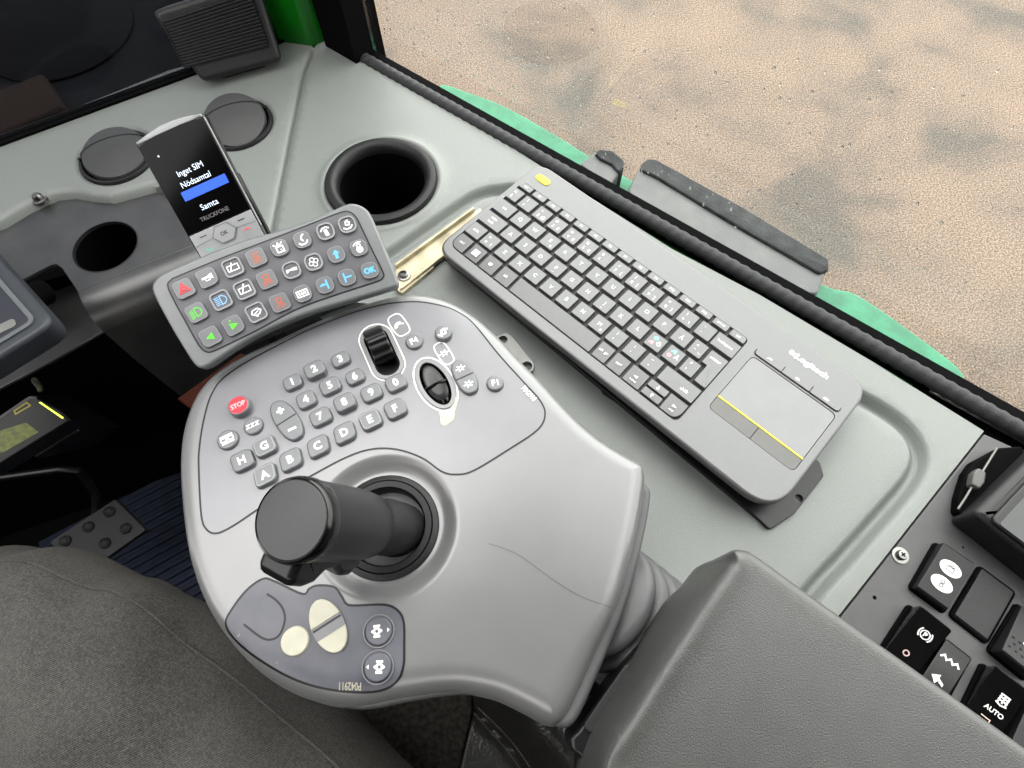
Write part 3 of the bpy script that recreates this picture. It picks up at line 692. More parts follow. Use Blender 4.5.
# zinc bracket between keyboard and keypad
ZB = flat(.004)
zb = thing('zinc_bracket', 'yellowed zinc bracket strip screwed to the console by the keyboard corner', 'bracket', ZB.M)
zp = ZB.L([(398, 291), (393, 283), (396, 268), (474, 212), (480, 208), (486, 216), (494, 222), (446, 255), (436, 262), (433, 268), (402, 293)])
obj('strip', slab(zp, -.004, 0, .0006), m_zinc, zb)
q = ZB.L([(396, 268), (474, 211)]); qv = nrm(np.array(q[1]) - q[0]); obj('raised_lip', T(box(0, math.dist(*q), -.0012, .0012, -.002, .005, .0005), Matrix.Translation((q[0][0], q[0][1], 0)) @ Matrix.Rotation(math.atan2(qv[1], qv[0]), 4, 'Z')), m_zinc, zb)
q = ZB.L([(401, 290), (447, 254)]); qv = nrm(np.array(q[1]) - q[0]); obj('raised_lip', T(box(0, math.dist(*q), -.001, .001, -.002, .003, .0005), Matrix.Translation((q[0][0], q[0][1], 0)) @ Matrix.Rotation(math.atan2(qv[1], qv[0]), 4, 'Z')), m_zinc, zb)
q = ZB.l(404, 276); s_ = obj('screw', T(lathe([(.0062, 0), (.0058, .0012), (.0042, .0016), (.004, .0035), (.003, .0042), (.0026, .002), (.0005, .002)], 20), Matrix.Translation((q[0], q[1], 0))), m_chrome, zb)
# ------------------------------------------------------------ control pod at the front of the armrest
PZ = 0.085
PD = flat(PZ)
def pl_(pts): return PD.L(pts)
pod_px = [(400, 294), (440, 297), (471, 312), (498, 334.5), (520.5, 358.5), (541, 379), (560, 400), (580, 420.5), (603, 439.5), (630, 456), (642, 463), (645.5, 471), (645, 490), (638, 530), (622, 592), (600, 648), (577, 702), (566, 722), (556, 729), (544, 727),
          (520, 714), (490, 701), (450, 695), (400, 701), (350, 710), (310, 704), (270, 686), (235, 656), (206, 610), (188, 560), (180, 505), (178.5, 455), (185, 418), (201, 386), (231, 361), (280, 337), (340, 311)]
pod_out = resample(ccw(spline(PD.L(pod_px, -.005), True, 8)), .004)
jc = np.array(PD.l(386, 526, -.005)); JR = .5 * math.dist(PD.l(333, 525), PD.l(439, 525))
mem_px = [(199, 470), (199.5, 449), (204, 420), (212, 394), (226.5, 375.7), (262, 353.8), (316.7, 326.5), (371.4, 307.3), (412.4, 301.9), (442.5, 306), (459.7, 312.8), (474, 324), (497.8, 353.6), (523, 381.6), (540, 400.6), (545, 415), (537.5, 430), (508, 450), (474, 470.5), (457, 474.5), (442, 471.7), (421.6, 457.8), (396.2, 449.4), (370.8, 449.4), (345.4, 457.8), (312, 475.5), (284, 492), (257.4, 509.7), (232.8, 526.1), (217, 533.3), (206.8, 529.5), (201.5, 515)]
mem_out = resample(ccw(spline(pl_(mem_px), True, 6)), .003)
low_px = [(262.9, 579), (275, 581.5), (302.5, 594), (309.4, 588.7), (318, 585.5), (334, 587), (341.5, 596), (346, 603.5), (354, 605.5), (385, 604.8), (398.3, 611), (403.7, 623), (403.9, 645), (403.2, 665), (396.9, 680.3), (380.5, 690.5), (353.1, 692.6), (314.9, 687.2), (282, 674.8), (249.2, 654.3), (230, 636.6), (224.5, 624.3), (230, 612), (246, 591)]
low_out = resample(ccw(spline(pl_(low_px), True, 5)), .003)
pen = np.array(pod_out)
def pod_h(P):
    P = np.asarray(P, float); d = pdist(P, pod_out)
    r = .011 + .006 * sm((jc[1] - .045 - P[:, 1]) / .04); q = np.clip(r - d, 0, r); z = -(r - np.sqrt(np.maximum(r * r - q * q, 0)))
    dj = np.linalg.norm(P - jc, axis=1); z -= .0065 * sm((JR * 1.40 - dj) / (JR * .34))
    # the palm end falls away gently
    z -= .007 * sm((-.03 - (P[:, 1] - jc[1])) / .16)
    return z
def ph(P): return pod_h(P)
ex_pts = []
for k in (.002, .004, .006, .008, .010, .012, .014, .016, .018): ex_pts.append(np.array(resample(inset(pod_out, k), .004)))
for k in np.linspace(1.0, 1.45, 12): ex_pts.append(np.array(circ(JR * k, 64, *jc)))
tw = [(378, 344)]
pod = thing('control_pod', 'grey armrest control pod with lettered buttons and a black joystick', 'control pod', PD.M)
wheel_px = (377, 345)
# the slot of the thumb wheel
slotc = np.array(PD.l(382, 352)); su = nrm(np.array(PD.l(394, 378)) - np.array(PD.l(371, 327))); sv_ = np.array([-su[1], su[0]])
def slot(L, r, n=10):
    return [tuple(slotc + su * (sg * (L - r) + math.cos(a) * r) + sv_ * math.sin(a) * r) for sg, rng_ in ((1, np.linspace(-PI / 2, PI / 2, n)), (-1, np.linspace(PI / 2, 1.5 * PI, n))) for a in rng_]
SLH = .5 * math.dist(PD.l(393, 373), PD.l(368, 330)); SLR = .0086
ovc = np.array(PD.l(435.5, 384)); ovu = nrm(np.array(PD.l(446, 403)) - np.array(PD.l(425, 366))); oa = math.atan2(ovu[1], ovu[0]); OL = .5 * math.dist(PD.l(446, 404), PD.l(425, 362)); OW = .0088
shell = sheet(pod_out, pod_h, .007, [circ(JR * .86, 48, *jc), slot(SLH, SLR), circ(OL, 40, ovc[0], ovc[1], OW, oa)], ex_pts, thick=.0, keepgap=.3)
rim = []
for z_, d in ((-.036, .008), (-.031, .003), (-.022, .0004), (-.011, 0)): rim.append([(x, y, z_ + (h if z_ > -.012 else h * .6)) for (x, y), h in zip(inset(pod_out, d) if d else pod_out, pod_h(pod_out) + .011)])
shell.join(rings(rim, True, False))
obj('shell', shell, m_pod, pod, sharp=50)
# lower shell whose flange shows along the right side
yf = PD.l(645, 468)[1]; low2 = [(x + .0065 * sm((yf - y) / .012), y - .001) for x, y in inset(pod_out, .0005)]
obj('lower_shell', slab(low2, -.035, -.014, .004), m_gaiter, pod)
# membranes follow the shell 0.3 mm above it, each with a dark seam round it
def skin(out, up, step=.006, holes=()): return sheet(out, lambda P: pod_h(P) + up, step, holes, [np.array(circ(JR * k, 64, *jc)) for k in np.linspace(1.0, 1.45, 12)], keepgap=.3)
obj('membrane_seam', ribbon(mem_out, .0011, .0004, True, pod_h), m_black, pod)
obj('membrane', skin(inset(mem_out, .0006), .0003, .006, [slot(SLH + .0006, SLR + .0006), circ(OL + .0006, 40, ovc[0], ovc[1], OW + .0006, oa)]), m_membrane, pod)
obj('membrane_seam', ribbon(low_out, .0013, .0004, True, pod_h), m_black, pod)
m_lowmem = mat('scuffed blue-grey membrane', (84, 85, 94), 0.36, scale=35, col2=(98, 99, 107))
lowm = obj('membrane', skin(inset(low_out, .0006), .0003, .004), m_lowmem, pod); lowm['label'] = 'scuffed lower membrane with two cream buttons'
fl_ = spline(pl_([(267, 594), (276, 600), (283, 609), (284.8, 620), (280.5, 633), (273, 639), (262, 638), (243.7, 624.3)]), False, 6)
obj('flap_line', ribbon(resample(fl_, .003, False), .0012, .0005, False, pod_h), m_black, lowm)
# mould crease on the palm area
cr_ = resample(spline(pl_([(488.7, 543.7), (505, 549), (522, 557), (552, 579), (582, 597), (613, 607.5)]), False, 6), .004, False)
obj('crease', ribbon(cr_, .0005, .0002, False, pod_h), m_panelmem, pod)
ar_ = resample(spline(pl_([(455, 500), (457, 525), (450, 556), (436, 580), (420, 595), (400, 603)]), False, 6), .004, False)
def pt(px, py, dz=.003):
    """pod-plane point under a pixel seen at height dz above the shell"""
    x, y = PD.l(px, py)
    for _ in range(2): x, y = PD.l(px, py, float(pod_h([(x, y)])[0]) + dz)
    return np.array([x, y])
def hz(p): return float(pod_h([p])[0])
v = np.array(PD.l(354.5, 376.3)) - np.array(PD.l(305.8, 399)); TA = math.atan2(v[1], v[0])
def pod_button(px, py, out, h, leg=None, lm=None, ang=TA, name='button', label=None, rimcol=None, m=None, r=.0012):
    p = pt(px, py, h); c, s = math.cos(ang), math.sin(ang)
    mtx = Matrix.Translation((p[0], p[1], hz(p))) @ Matrix.Rotation(ang, 4, 'Z')
    o = obj(name, slab(out, -.001, h, r, 0, 3, .0006), m or m_btn, pod, M=mtx)
    if label: o['label'] = label
    if leg: obj('legend', leg.xf(lambda x, y, z: (x, y, z + h + .00008)), lm or m_white, o)
    return o
def num_button(px, py, ch, w_=.0150, hh=.0126, hgt=.0042, skew=0.0, worn=False):
    out = rrect(w_, hh, .0042, 5)
    if skew: out = [(x + skew * y, y) for x, y in out]
    o = pod_button(px, py, out, hgt, text(ch, .0056, 0, 0, 0, 0, None, 0, None, .03), m_white)
    if worn: obj('worn_rim', ribbon(inset(ccw(out), .0017), .0007, hgt + .0001, True), m_btnrim, o)
for ch, px, py in (('1', 292, 381.5), ('2', 314, 368.5), ('3', 340, 358.5), ('4', 305.5, 399), ('5', 329.5, 385), ('6', 354.5, 376), ('7', 320, 416), ('8', 344, 401.5), ('9', 371, 392), ('0', 395.5, 382)): num_button(px, py, ch, .0140 if ch in '1346' else .0154, .0118 if ch in '136' else .0132, .0056 if ch in '28' else .004)
for ch, px, py in (('A', 264.5, 474.5), ('B', 290, 459), ('C', 317.5, 445.5), ('D', 344, 432), ('E', 370, 419), ('F', 395, 408), ('G', 264, 445.5), ('H', 241.5, 460)): num_button(px, py, ch, .0154, .0144, .0042, .15 if ch in 'ABCD' else 0, ch in 'AEG')
# red STOP button and the other round ones
o = pod_button(238, 405, circ(.0078, 32), .0062, poly(circ(.0062, 28)), m_red, name='stop_button', label='red stop button')
obj('lettering', text('STOP', .0036, 0, 0, .00645, 0, .0098, .0002), m_redfaint if False else mat('pink print', (240, 150, 155), .5), o)
def lines(segs, w_): 
    mb = MB()
    for i, s in enumerate(segs): mb.join(ribbon(s, w_, i * 1.5e-5))
    return mb
pod_button(252.5, 425, circ(.0070, 28), .003, lines([[(-.0042, .0012), (-.002, .0012), (-.0042, -.0012), (-.002, -.0012)], [(-.001, .0012), (.001, .0012), (-.001, -.0012), (.001, -.0012)], [(.002, .0012), (.0042, .0012), (.002, -.0012), (.0042, -.0012)]], .0007))
pod_button(227, 439, circ(.0075, 28), .003, lines([[(-.0042, .0026), (.0042, .0026)], [(-.0042, -.0028), (.0042, -.0028)], [(-.004, -.0013), (-.004, .0013), (-.0005, .0013), (-.0005, -.0013), (-.004, -.0013)], [(.0008, -.0013), (.0008, .0013), (.004, .0013), (.004, -.0013), (.0008, -.0013)]], .0009))
pod_button(443, 332, circ(.0066, 28), .0045, lines([[(-.0042, -.0005), (-.002, -.0022), (-.0008, .0016), (.0012, .0022)], [(-.0006, -.002), (.0014, -.0016), (.002, .002), (.0042, .0008)]], .0013))
pod_button(414, 340.5, circ(.0068, 28), .003, text('F4', .0046, 0, 0, 0, 0, None, 0, None, .025))
pod_button(495, 382.5, circ(.0064, 28), .0032, text('F1', .0046, 0, 0, 0, TA * .4, None, 0, None, .025), ang=0)
# plus / minus rocker, and the double marked rocker at the right
def rocker(px, py, e0, e1_, wid, marks, h=.0035, cut=True):
    p = pt(px, py, h); a0, a1 = np.array(PD.l(*e0)), np.array(PD.l(*e1_)); u = nrm(a1 - a0); L = math.dist(a0, a1) / 2; ang = math.atan2(u[1], u[0])
    out = [(L * math.copysign(abs(math.cos(t)) ** .85, math.cos(t)), wid * math.copysign(abs(math.sin(t)) ** .8, math.sin(t))) for t in np.linspace(0, 2 * PI, 48, endpoint=False)]
    mtx = Matrix.Translation((p[0], p[1], hz(p))) @ Matrix.Rotation(ang, 4, 'Z')
    o = obj('rocker_button', slab(out, -.001, h, .0013, 0, 3, .0008), m_btn, pod, M=mtx)
    obj('rocker_split', ribbon([(0.0003, -wid + .0012), (0.0003, wid - .0012)], .001, h + .0001), m_black, o)
    mb = MB()
    for (mx_, fn) in marks: mb.join(T(fn, Matrix.Translation((mx_ * L, 0, h + .0001)) @ Matrix.Rotation(TA - ang, 4, 'Z')))
    obj('legend', mb, m_white, o)
rocker(286, 419.5, (274, 401), (299, 439), .0084, [(-.46, lines([[(-.0026, 0), (.0026, 0)], [(0, -.0026), (0, .0026)]], .0018)), (.48, lines([[(-.0028, 0), (.0028, 0)]], .0017))])
dots = MB()
for a in range(6): dots.join(lines([[(.0012 * math.cos(a * PI / 3), .0012 * math.sin(a * PI / 3)), (.0036 * math.cos(a * PI / 3), .0026 * math.sin(a * PI / 3))]], .001))
dots.join(ribbon(circ(.0012, 12), .0007, 0, True))
rocker(464.5, 376, (456, 359), (474, 393), .0078, [(-.45, dots), (.45, dots)])
# thumb wheel in its white outlined slot
o = obj('wheel_outline', ribbon(slot(SLH + .0036, SLR + .0036, 14), .0009, .0005, True, pod_h), m_white, pod)
wl = obj('wheel_bezel', ribbon(slot(SLH + .0014, SLR + .0014, 14), .0026, .0012, True, pod_h, .0022), m_pod, pod)
wr = MB(); cupb = slot(SLH, SLR); N = len(cupb)
wr.join(rings([[(x, y, -.03) for x, y in cupb], [(x, y, .0012) for x, y in cupb]], False, False)); wr.f = [f[::-1] for f in wr.f]; wr.add([(x, y, -.03) for x, y in cupb], [tuple(range(N))])
obj('wheel_well', wr, m_deepblack, pod)
wc = slotc - su * .0062; prof = []; wr = MB(); NT = 13; rw = .0125; wd = .0072
sec = []
for k in range(NT * 4):
    a = 2 * PI * k / (NT * 4); sec.append((rw + (.0011 if k % 4 in (0, 1) else -.0004)) )
ringsL = []
for wz, kf in ((-wd, .9), (-wd + .0012, 1), (wd - .0012, 1), (wd, .9)):
    ringsL.append([(rr * kf * math.cos(2 * PI * i / len(sec)), rr * kf * math.sin(2 * PI * i / len(sec)), wz) for i, rr in enumerate(sec)])
wm = rings(ringsL)
m4 = Matrix((( -su[0], 0, sv_[0], wc[0]), (-su[1], 0, sv_[1], wc[1]), (0, 1, 0, -.0045), (0, 0, 0, 1)))
m4 = Matrix(((su[0], 0, sv_[0], wc[0]), (su[1], 0, sv_[1], wc[1]), (0, -1, 0, -.0006), (0, 0, 0, 1)))
obj('thumb_wheel', T(wm, m4), m_black, pod)
# small outlined symbol tabs beside wheel and oval rocker
def tab(px, py, e0, e1_, wid, sym):
    p = pt(px, py, .0003); a0, a1 = np.array(PD.l(*e0)), np.array(PD.l(*e1_)); u = nrm(a1 - a0); L = math.dist(a0, a1) / 2; ang = math.atan2(u[1], u[0])
    out = [(L * math.copysign(abs(math.cos(t)) ** .6, math.cos(t)), wid * math.copysign(abs(math.sin(t)) ** .6, math.sin(t))) for t in np.linspace(0, 2 * PI, 40, endpoint=False)]
    mb = ribbon(out, .0009, 0, True).join(T(sym, Matrix.Rotation(TA - ang, 4, 'Z')))
    mtx = Matrix.Translation((p[0], p[1], hz(p) + .0006)) @ Matrix.Rotation(ang, 4, 'Z')
    obj('symbol_tab', mb, m_white, pod, M=mtx)
tab(399, 325, (393, 315.5), (406, 334.5), .0056, lines([[(-.0035, -.0022), (-.0028, .0006), (-.0005, .0022), (.002, .0016)], [(-.0022, -.0016), (-.001, .0004), (.0012, .0006), (.0035, -.0006)]], .0011))
tab(444, 353.5, (438, 343.5), (451, 363.5), .0046, dots)
# oval mini joystick with its worn white surround
obj('oval_outline', ribbon(circ(OL + .0042, 56, ovc[0], ovc[1], OW + .0042, oa), .0011, .0005, True, pod_h), m_white, pod)
obj('oval_bezel', ribbon(circ(OL + .0013, 56, ovc[0], ovc[1], OW + .0013, oa), .0026, .0012, True, pod_h, .0022), m_pod, pod)
wp = spline(pl_([(438, 408), (443, 413), (451, 408), (455.5, 397), (457, 404), (455, 412), (454, 419), (450, 423), (445, 426), (441, 424), (440, 417)]), True, 4)
wo = obj('worn_patch', poly(wp, .0006), m_offwhite, pod)
wp2 = spline(pl_([(441, 410), (446, 414), (453, 407), (454, 413), (450, 418), (445, 419), (441, 415)]), True, 4)
obj('worn_centre', poly(wp2, .0008), mat('pale grey worn plastic', (186, 190, 188), .4), wo)
ob = MB(); R_ = []
for z_, k in ((-.02, 1.0), (.0, .98), (.0014, .9)): R_.append([(x, y, z_) for x, y in circ(OL * k, 40, 0, 0, OW * k)])
ob.join(rings([[(x, y, -.012) for x, y in circ(OL * .98, 40, 0, 0, OW * .98)], [(x, y, -.003 + .0035 * abs(x) / OL) for x, y in circ(OL * .95, 40, 0, 0, OW * .94)], [(x, y, -.0012 + .005 * abs(x) / OL) for x, y in circ(OL * .8, 40, 0, 0, OW * .78)], [(x, y, -.001 + .0055 * abs(x) / OL) for x, y in circ(OL * .45, 40, 0, 0, OW * .45)]], True, True))
mtx = Matrix.Translation((ovc[0], ovc[1], hz(ovc) - .0005)) @ Matrix.Rotation(oa, 4, 'Z')
o = obj('oval_rocker', ob, m_gloss, pod, M=mtx)
obj('rocker_ridge', tube([(0, -OW * .9, -.001), (0.0002, 0, .0007), (0, OW * .9, -.001)], .0012, 8), m_gloss, o)
# lower membrane: cream buttons, two round keys, printed number
o = pod_button(294.3, 641, circ(.0086, 32), .0024, None, None, name='cream_button', m=m_offwhite, r=.0008); o['label'] = 'worn cream round button'
p = pt(327.5, 625.5, .0025); a0, a1 = np.array(PD.l(315.5, 601)), np.array(PD.l(339.5, 651.5)); u = nrm(a1 - a0); L = math.dist(a0, a1) / 2; ang = math.atan2(u[1], u[0]); wid = .0093
mtx = Matrix.Translation((p[0], p[1], hz(p))) @ Matrix.Rotation(ang, 4, 'Z')
def halfoval(x0, x1):
    xs = np.linspace(x0, x1, 16); up = [(x, wid * math.sqrt(max(0, 1 - (x / L) ** 2))) for x in xs]; dn = [(x, -y) for x, y in up[::-1]]
    q = up + dn; r_ = [q[0]]
    for a in q[1:]:
        if math.dist(a, r_[-1]) > 1e-5: r_.append(a)
    return r_
o = obj('cream_rocker', slab(halfoval(-L * .999, -.0028), -.001, .0026, .0007, 0, 2), m_offwhite, pod, M=mtx); o['label'] = 'worn cream rocker button'
obj('rocker_half', slab(halfoval(.0048, L * .999), -.001, .0026, .0007, 0, 2), m_offwhite, o)
obj('rocker_middle', slab(halfoval(-.0028, .0048), -.001, .0018), m_btn, o)
obj('rocker_split', ribbon([(-.0012, -wid * .95), (-.0012, wid * .95)], .0013, .0019), m_black, o)
sat = lambda s: lines([[(-.003 * s, .0034), (.003 * s, .0034)], [(-.003 * s, -.0034), (.003 * s, -.0034)]], .0016).join(ribbon(circ(.002, 10), .0016, 0, True)).join(poly([(.0042, 0), (.0028, .0014), (.0028, -.0014)])).join(poly([(-.0042, 0), (-.0028, -.0014), (-.0028, .0014)]))
sp_ = poly([(.0072, 0), (.0056, .0014), (.0056, -.0014)])
for px, py, an in ((378.5, 631, .12), (377.5, 667, PI)):
    o = pod_button(px, py, circ(.0083, 28), .0016, None, None, ang=an, m=m_lowmem, r=.0009)
    lg = T(sat(.8), Matrix.Diagonal((.82, .82, 1, 1)) @ Matrix.Translation((-.0012, 0, 0))).join(T(sp_, Matrix.Diagonal((.9, .9, 1, 1))))
    obj('legend', lg.xf(lambda x, y, z: (x, y, z + .00172)), m_white, o)
    obj('button_ring', T(lathe([(.0093, .0), (.0091, .0008), (.0086, .0008), (.0084, 0)], 32), Matrix.Translation((0, 0, .0004))), m_membrane, o)
a0, a1 = np.array(PD.l(360, 687)), np.array(PD.l(338, 686.6)); v = a1 - a0
obj('printed_number', text('P042911', .0042, *PD.l(349, 686.5), .0008, math.atan2(v[1], v[0]), math.dist(a0, a1), 0, lambda P: pod_h(P), .02), m_offwhite, pod)
a0, a1 = np.array(PD.l(523, 387.5)), np.array(PD.l(535, 400.5)); v = a1 - a0
obj('printed_number', text('P042910', .0038, *PD.l(529, 394), .0008, math.atan2(v[1], v[0]), math.dist(a0, a1), 0, lambda P: pod_h(P), .02), m_white, pod)
# joystick
js = obj('joystick', T(lathe([(JR * 1.0, -.0085), (JR * 1.01, -.0060), (JR * .98, -.0048), (JR * .90, -.0042), (JR * .885, -.005), (JR * .87, -.0035), (JR * .76, -.0036), (JR * .73, -.0055), (JR * .72, -.014)], 72), Matrix.Translation((jc[0], jc[1], 0))), m_rubber, pod)
js['label'] = 'black joystick with a tilted knob'
obj('boot', T(lathe([(JR * .74, -.012), (JR * .72, -.024), (JR * .62, -.026), (JR * .56, -.02), (JR * .52, -.010), (JR * .46, .0), (JR * .40, .008), (JR * .34, .018)], 56), Matrix.Translation((jc[0], jc[1], 0)) @ Matrix.Rotation(-.25, 4, 'Y')), m_boot, js)
capc = depth(291, 519.5, .272); basec = PD.w(jc[0], jc[1], -.008); basec = basec + (onz(399, 527, basec[2]) - onz(386, 526, basec[2]))
ax = nrm(capc - basec); dn = WC @ np.array([-.34, .94, 0]); dn = nrm(dn - dn.dot(ax) * ax); sd = np.cross(ax, dn)
JM = Matrix.Identity(4)
for i in range(3): JM[i][0] = dn[i]; JM[i][1] = sd[i]; JM[i][2] = ax[i]; JM[i][3] = basec[i]
Jl = np.linalg.norm(capc - basec); rel = Matrix(PD.M).inverted() @ JM
obj('boot_floor', T(lathe([(.0005, -.03), (JR * .76, -.03), (JR * .74, -.010)], 48), Matrix.Translation((jc[0], jc[1], 0))), m_deepblack, js)  # black cup added below the boot to hide light inside the shell
obj('shaft', T(lathe([(.0155, -.004), (.0165, .01), (.017, .022), (.0145, .03), (.0135, .04)], 40), rel), m_rubber, js)
rg = .0196
gr = lathe([(.0008, Jl - .074), (rg * .80, Jl - .074), (rg * .93, Jl - .07), (rg * .985, Jl - .058), (rg, Jl - .04), (rg * 1.0, Jl - .018), (rg * 1.01, Jl - .010)], 64)
obj('grip', T(gr, rel), m_black, js)
cp = lathe([(rg * 1.005, Jl - .010), (rg * 1.035, Jl - .0085), (rg * 1.035, Jl - .004), (rg * 1.0, Jl - .0012), (rg * .955, Jl)], 64).join(lathe([(rg * .955, Jl), (rg * .93, Jl - .0003)], 64))
obj('cap_ring', T(cp, rel), m_gloss, js)
obj('cap', T(lathe([(rg * .93, Jl - .0006), (rg * .9, Jl + .0002), (rg * .5, Jl + .0012), (.0005, Jl + .0015)], 64), rel), mat('dark grey rubber cap', (60, 60, 61), .5, bump=.1), js)
# finger rest under the grip: two lobes with a notch between (profile in the plane of grip axis and downwards)
lob = [(Jl - .004, .008), (Jl - .005, .025), (Jl - .008, .0285), (Jl - .018, .0295), (Jl - .026, .028), (Jl - .032, .022), (Jl - .04, .0205), (Jl - .05, .0255), (Jl - .058, .0255), (Jl - .064, .02), (Jl - .066, .01)]
lb = slab(rounded([(b, a) for a, b in lob], .003, 3), -.0105, .0105, .004, .004)      # x = down, y = axis, z = side
lb.xf(lambda x, y, z: (x, -z, y))
obj('finger_rest', T(lb, rel), m_black, js)
# small steel bracket under the pod's right edge
SB = flat(.006)
t = thing('strap_bracket', 'small grey two-hole strap bracket between pod and keyboard', 'bracket', SB.M)
so = rounded(SB.L([(490, 338), (506, 332), (513, 336), (535, 364), (533, 372), (520, 372)]), .004)
obj('strap', plate(so, [circ(.004, 14, *SB.L([(503, 339.5)])[0]), circ(.0045, 14, *SB.L([(527, 366)])[0])], -.005, 0, .0006), m_steel, t)
# rubber gaiter below the pod
gd = nrm(np.array([.60, -.36, -.71])); gc = onz(598, 596, .032)
GA = Frame(gc, np.cross(gd, UP), np.cross(np.cross(gd, UP), gd) * -1)
t = thing('gaiter', 'grey ribbed rubber gaiter between pod and armrest', 'gaiter', Matrix.Translation(gc) @ Vector(gd).to_track_quat('Z', 'Y').to_matrix().to_4x4())
prof = [(.0008, -.014), (.030, -.013)]
for k in range(4):
    rr_, z0_ = .0425 + .0012 * k, .0165 * k
    prof += [(rr_ - .009, z0_ - .0078), (rr_ - .003, z0_ - .0062), (rr_ - .0006, z0_ - .003), (rr_, z0_), (rr_ - .0006, z0_ + .003), (rr_ - .003, z0_ + .0062), (rr_ - .009, z0_ + .0078)]
prof.append((.0008, prof[-1][1] + .001))
obj('bellows', lathe(prof, 72), m_gaiter, t, sharp=60)
# small steel bracket under the pod's right edge
# ------------------------------------------------------------ keypad (tilted button panel)
KP = tilted((202, 368), (397, 287), 0.102, 24)
kp = thing('keypad', 'tilted grey keypad with three rows of symbol buttons', 'keypad', KP.M)
ko = spline(KP.L([(151.5, 287), (156, 278), (167, 271), (200, 256.5), (240, 241), (278, 230), (310, 219.5), (343, 205), (353, 203), (362.5, 206), (370, 213), (378, 230), (389, 256), (398, 279), (398, 285), (392, 288), (352, 300), (309, 313), (267.5, 330), (240, 345), (218, 359.5), (208, 366), (200, 368), (193, 363), (182.5, 347), (170, 326), (156, 300)]), True, 5)
obj('shell', slab(ko, -.016, 0, .0022, .005), m_panel, kp)
mo = resample(ccw(spline(KP.L([(168, 286), (171, 280.5), (178, 276.5), (224, 257.5), (250, 247.5), (300, 228.5), (337.5, 213.8), (348.75, 212), (356, 217.5), (362, 229), (372, 250), (383, 272.5), (382.5, 278), (377, 281.5), (340, 293.5), (298, 308.75), (257.5, 330), (235, 341), (213.75, 351), (206, 351.5), (199, 345), (186, 322), (174, 300)]), True, 5)), .004)
obj('membrane_seam', ribbon(mo, .0011, .0003, True), m_black, kp)
obj('membrane', poly(inset(mo, .0005), .0004), m_panelmem, kp)
bpx = {'hazard': (183.75, 288.5), 'horn': (207.25, 277.5), 'wiper_box': (232.75, 267.25), 'beacon': (256.25, 257.5), 'tool': (279.4, 247.75), 'hook': (302.25, 239.75), 'lamp': (325.6, 231.25), 'boat': (347.25, 224.4),
       'low_beam': (196.25, 312.5), 'high_beam': (221, 300), 'wash_box': (244.4, 289.4), 'beacon2': (266.9, 279.4), 'valve': (291.6, 270), 'fan': (313.5, 261.9), 'up': (336.25, 254.4), 'lock': (358.75, 247.75),
       'turn_left': (210.25, 336.5), 'turn_right': (233.5, 325), 'wiper': (256.25, 312.25), 'beacon3': (279.75, 302.5), 'camera': (302.5, 293.5), 'tee_left': (325, 285), 'tee_right': (346.9, 277.25), 'ok': (369.75, 270.25)}
def S_(segs, w_=.75):
    w_ *= .85
    mb = MB()
    for i, s in enumerate(segs): mb.join(ribbon(sc_(s), w_ * mm, i * 1.5e-5))
    return mb
def P1(pts): return poly(sc_(pts))
def lampsym(lo):
    mb = S_([[(-.3, 2.6), (1.4, 2.4), (2.9, 1.2), (3.2, 0), (2.9, -1.2), (1.4, -2.4), (-.3, -2.6), (-.3, 2.6)]], .7)
    for k in range(5): y = 2.2 - 1.1 * k; mb.join(S_([[(-1.1, y), (-3.6, y - (.9 if lo else 0))]], .6))
    return mb
beacon = lambda: S_([[(1.5 * math.cos(a), 1.5 + 1.5 * math.sin(a)) for a in np.linspace(0, 2 * PI, 14)]], .7).join(S_([[(-.9, .2), (-3.2, -3.4)], [(-.4, 0), (-1.6, -3.6)], [(.1, -.1), (.1, -3.7)], [(.6, 0), (1.6, -3.5)], [(1, .3), (2.7, -2.8)], [(-2, 1.6), (-1.4, 3)], [(2, 1.6), (1.5, 3)]], .55))
wb = lambda a: S_([[(-3.2, -1.8), (3.2, -1.8), (3.2, 1.5), (-3.2, 1.5), (-3.2, -1.8)], [(-2, -1.6), (-.6, a)], [(-.6, a), (.2, 3)]], .75)
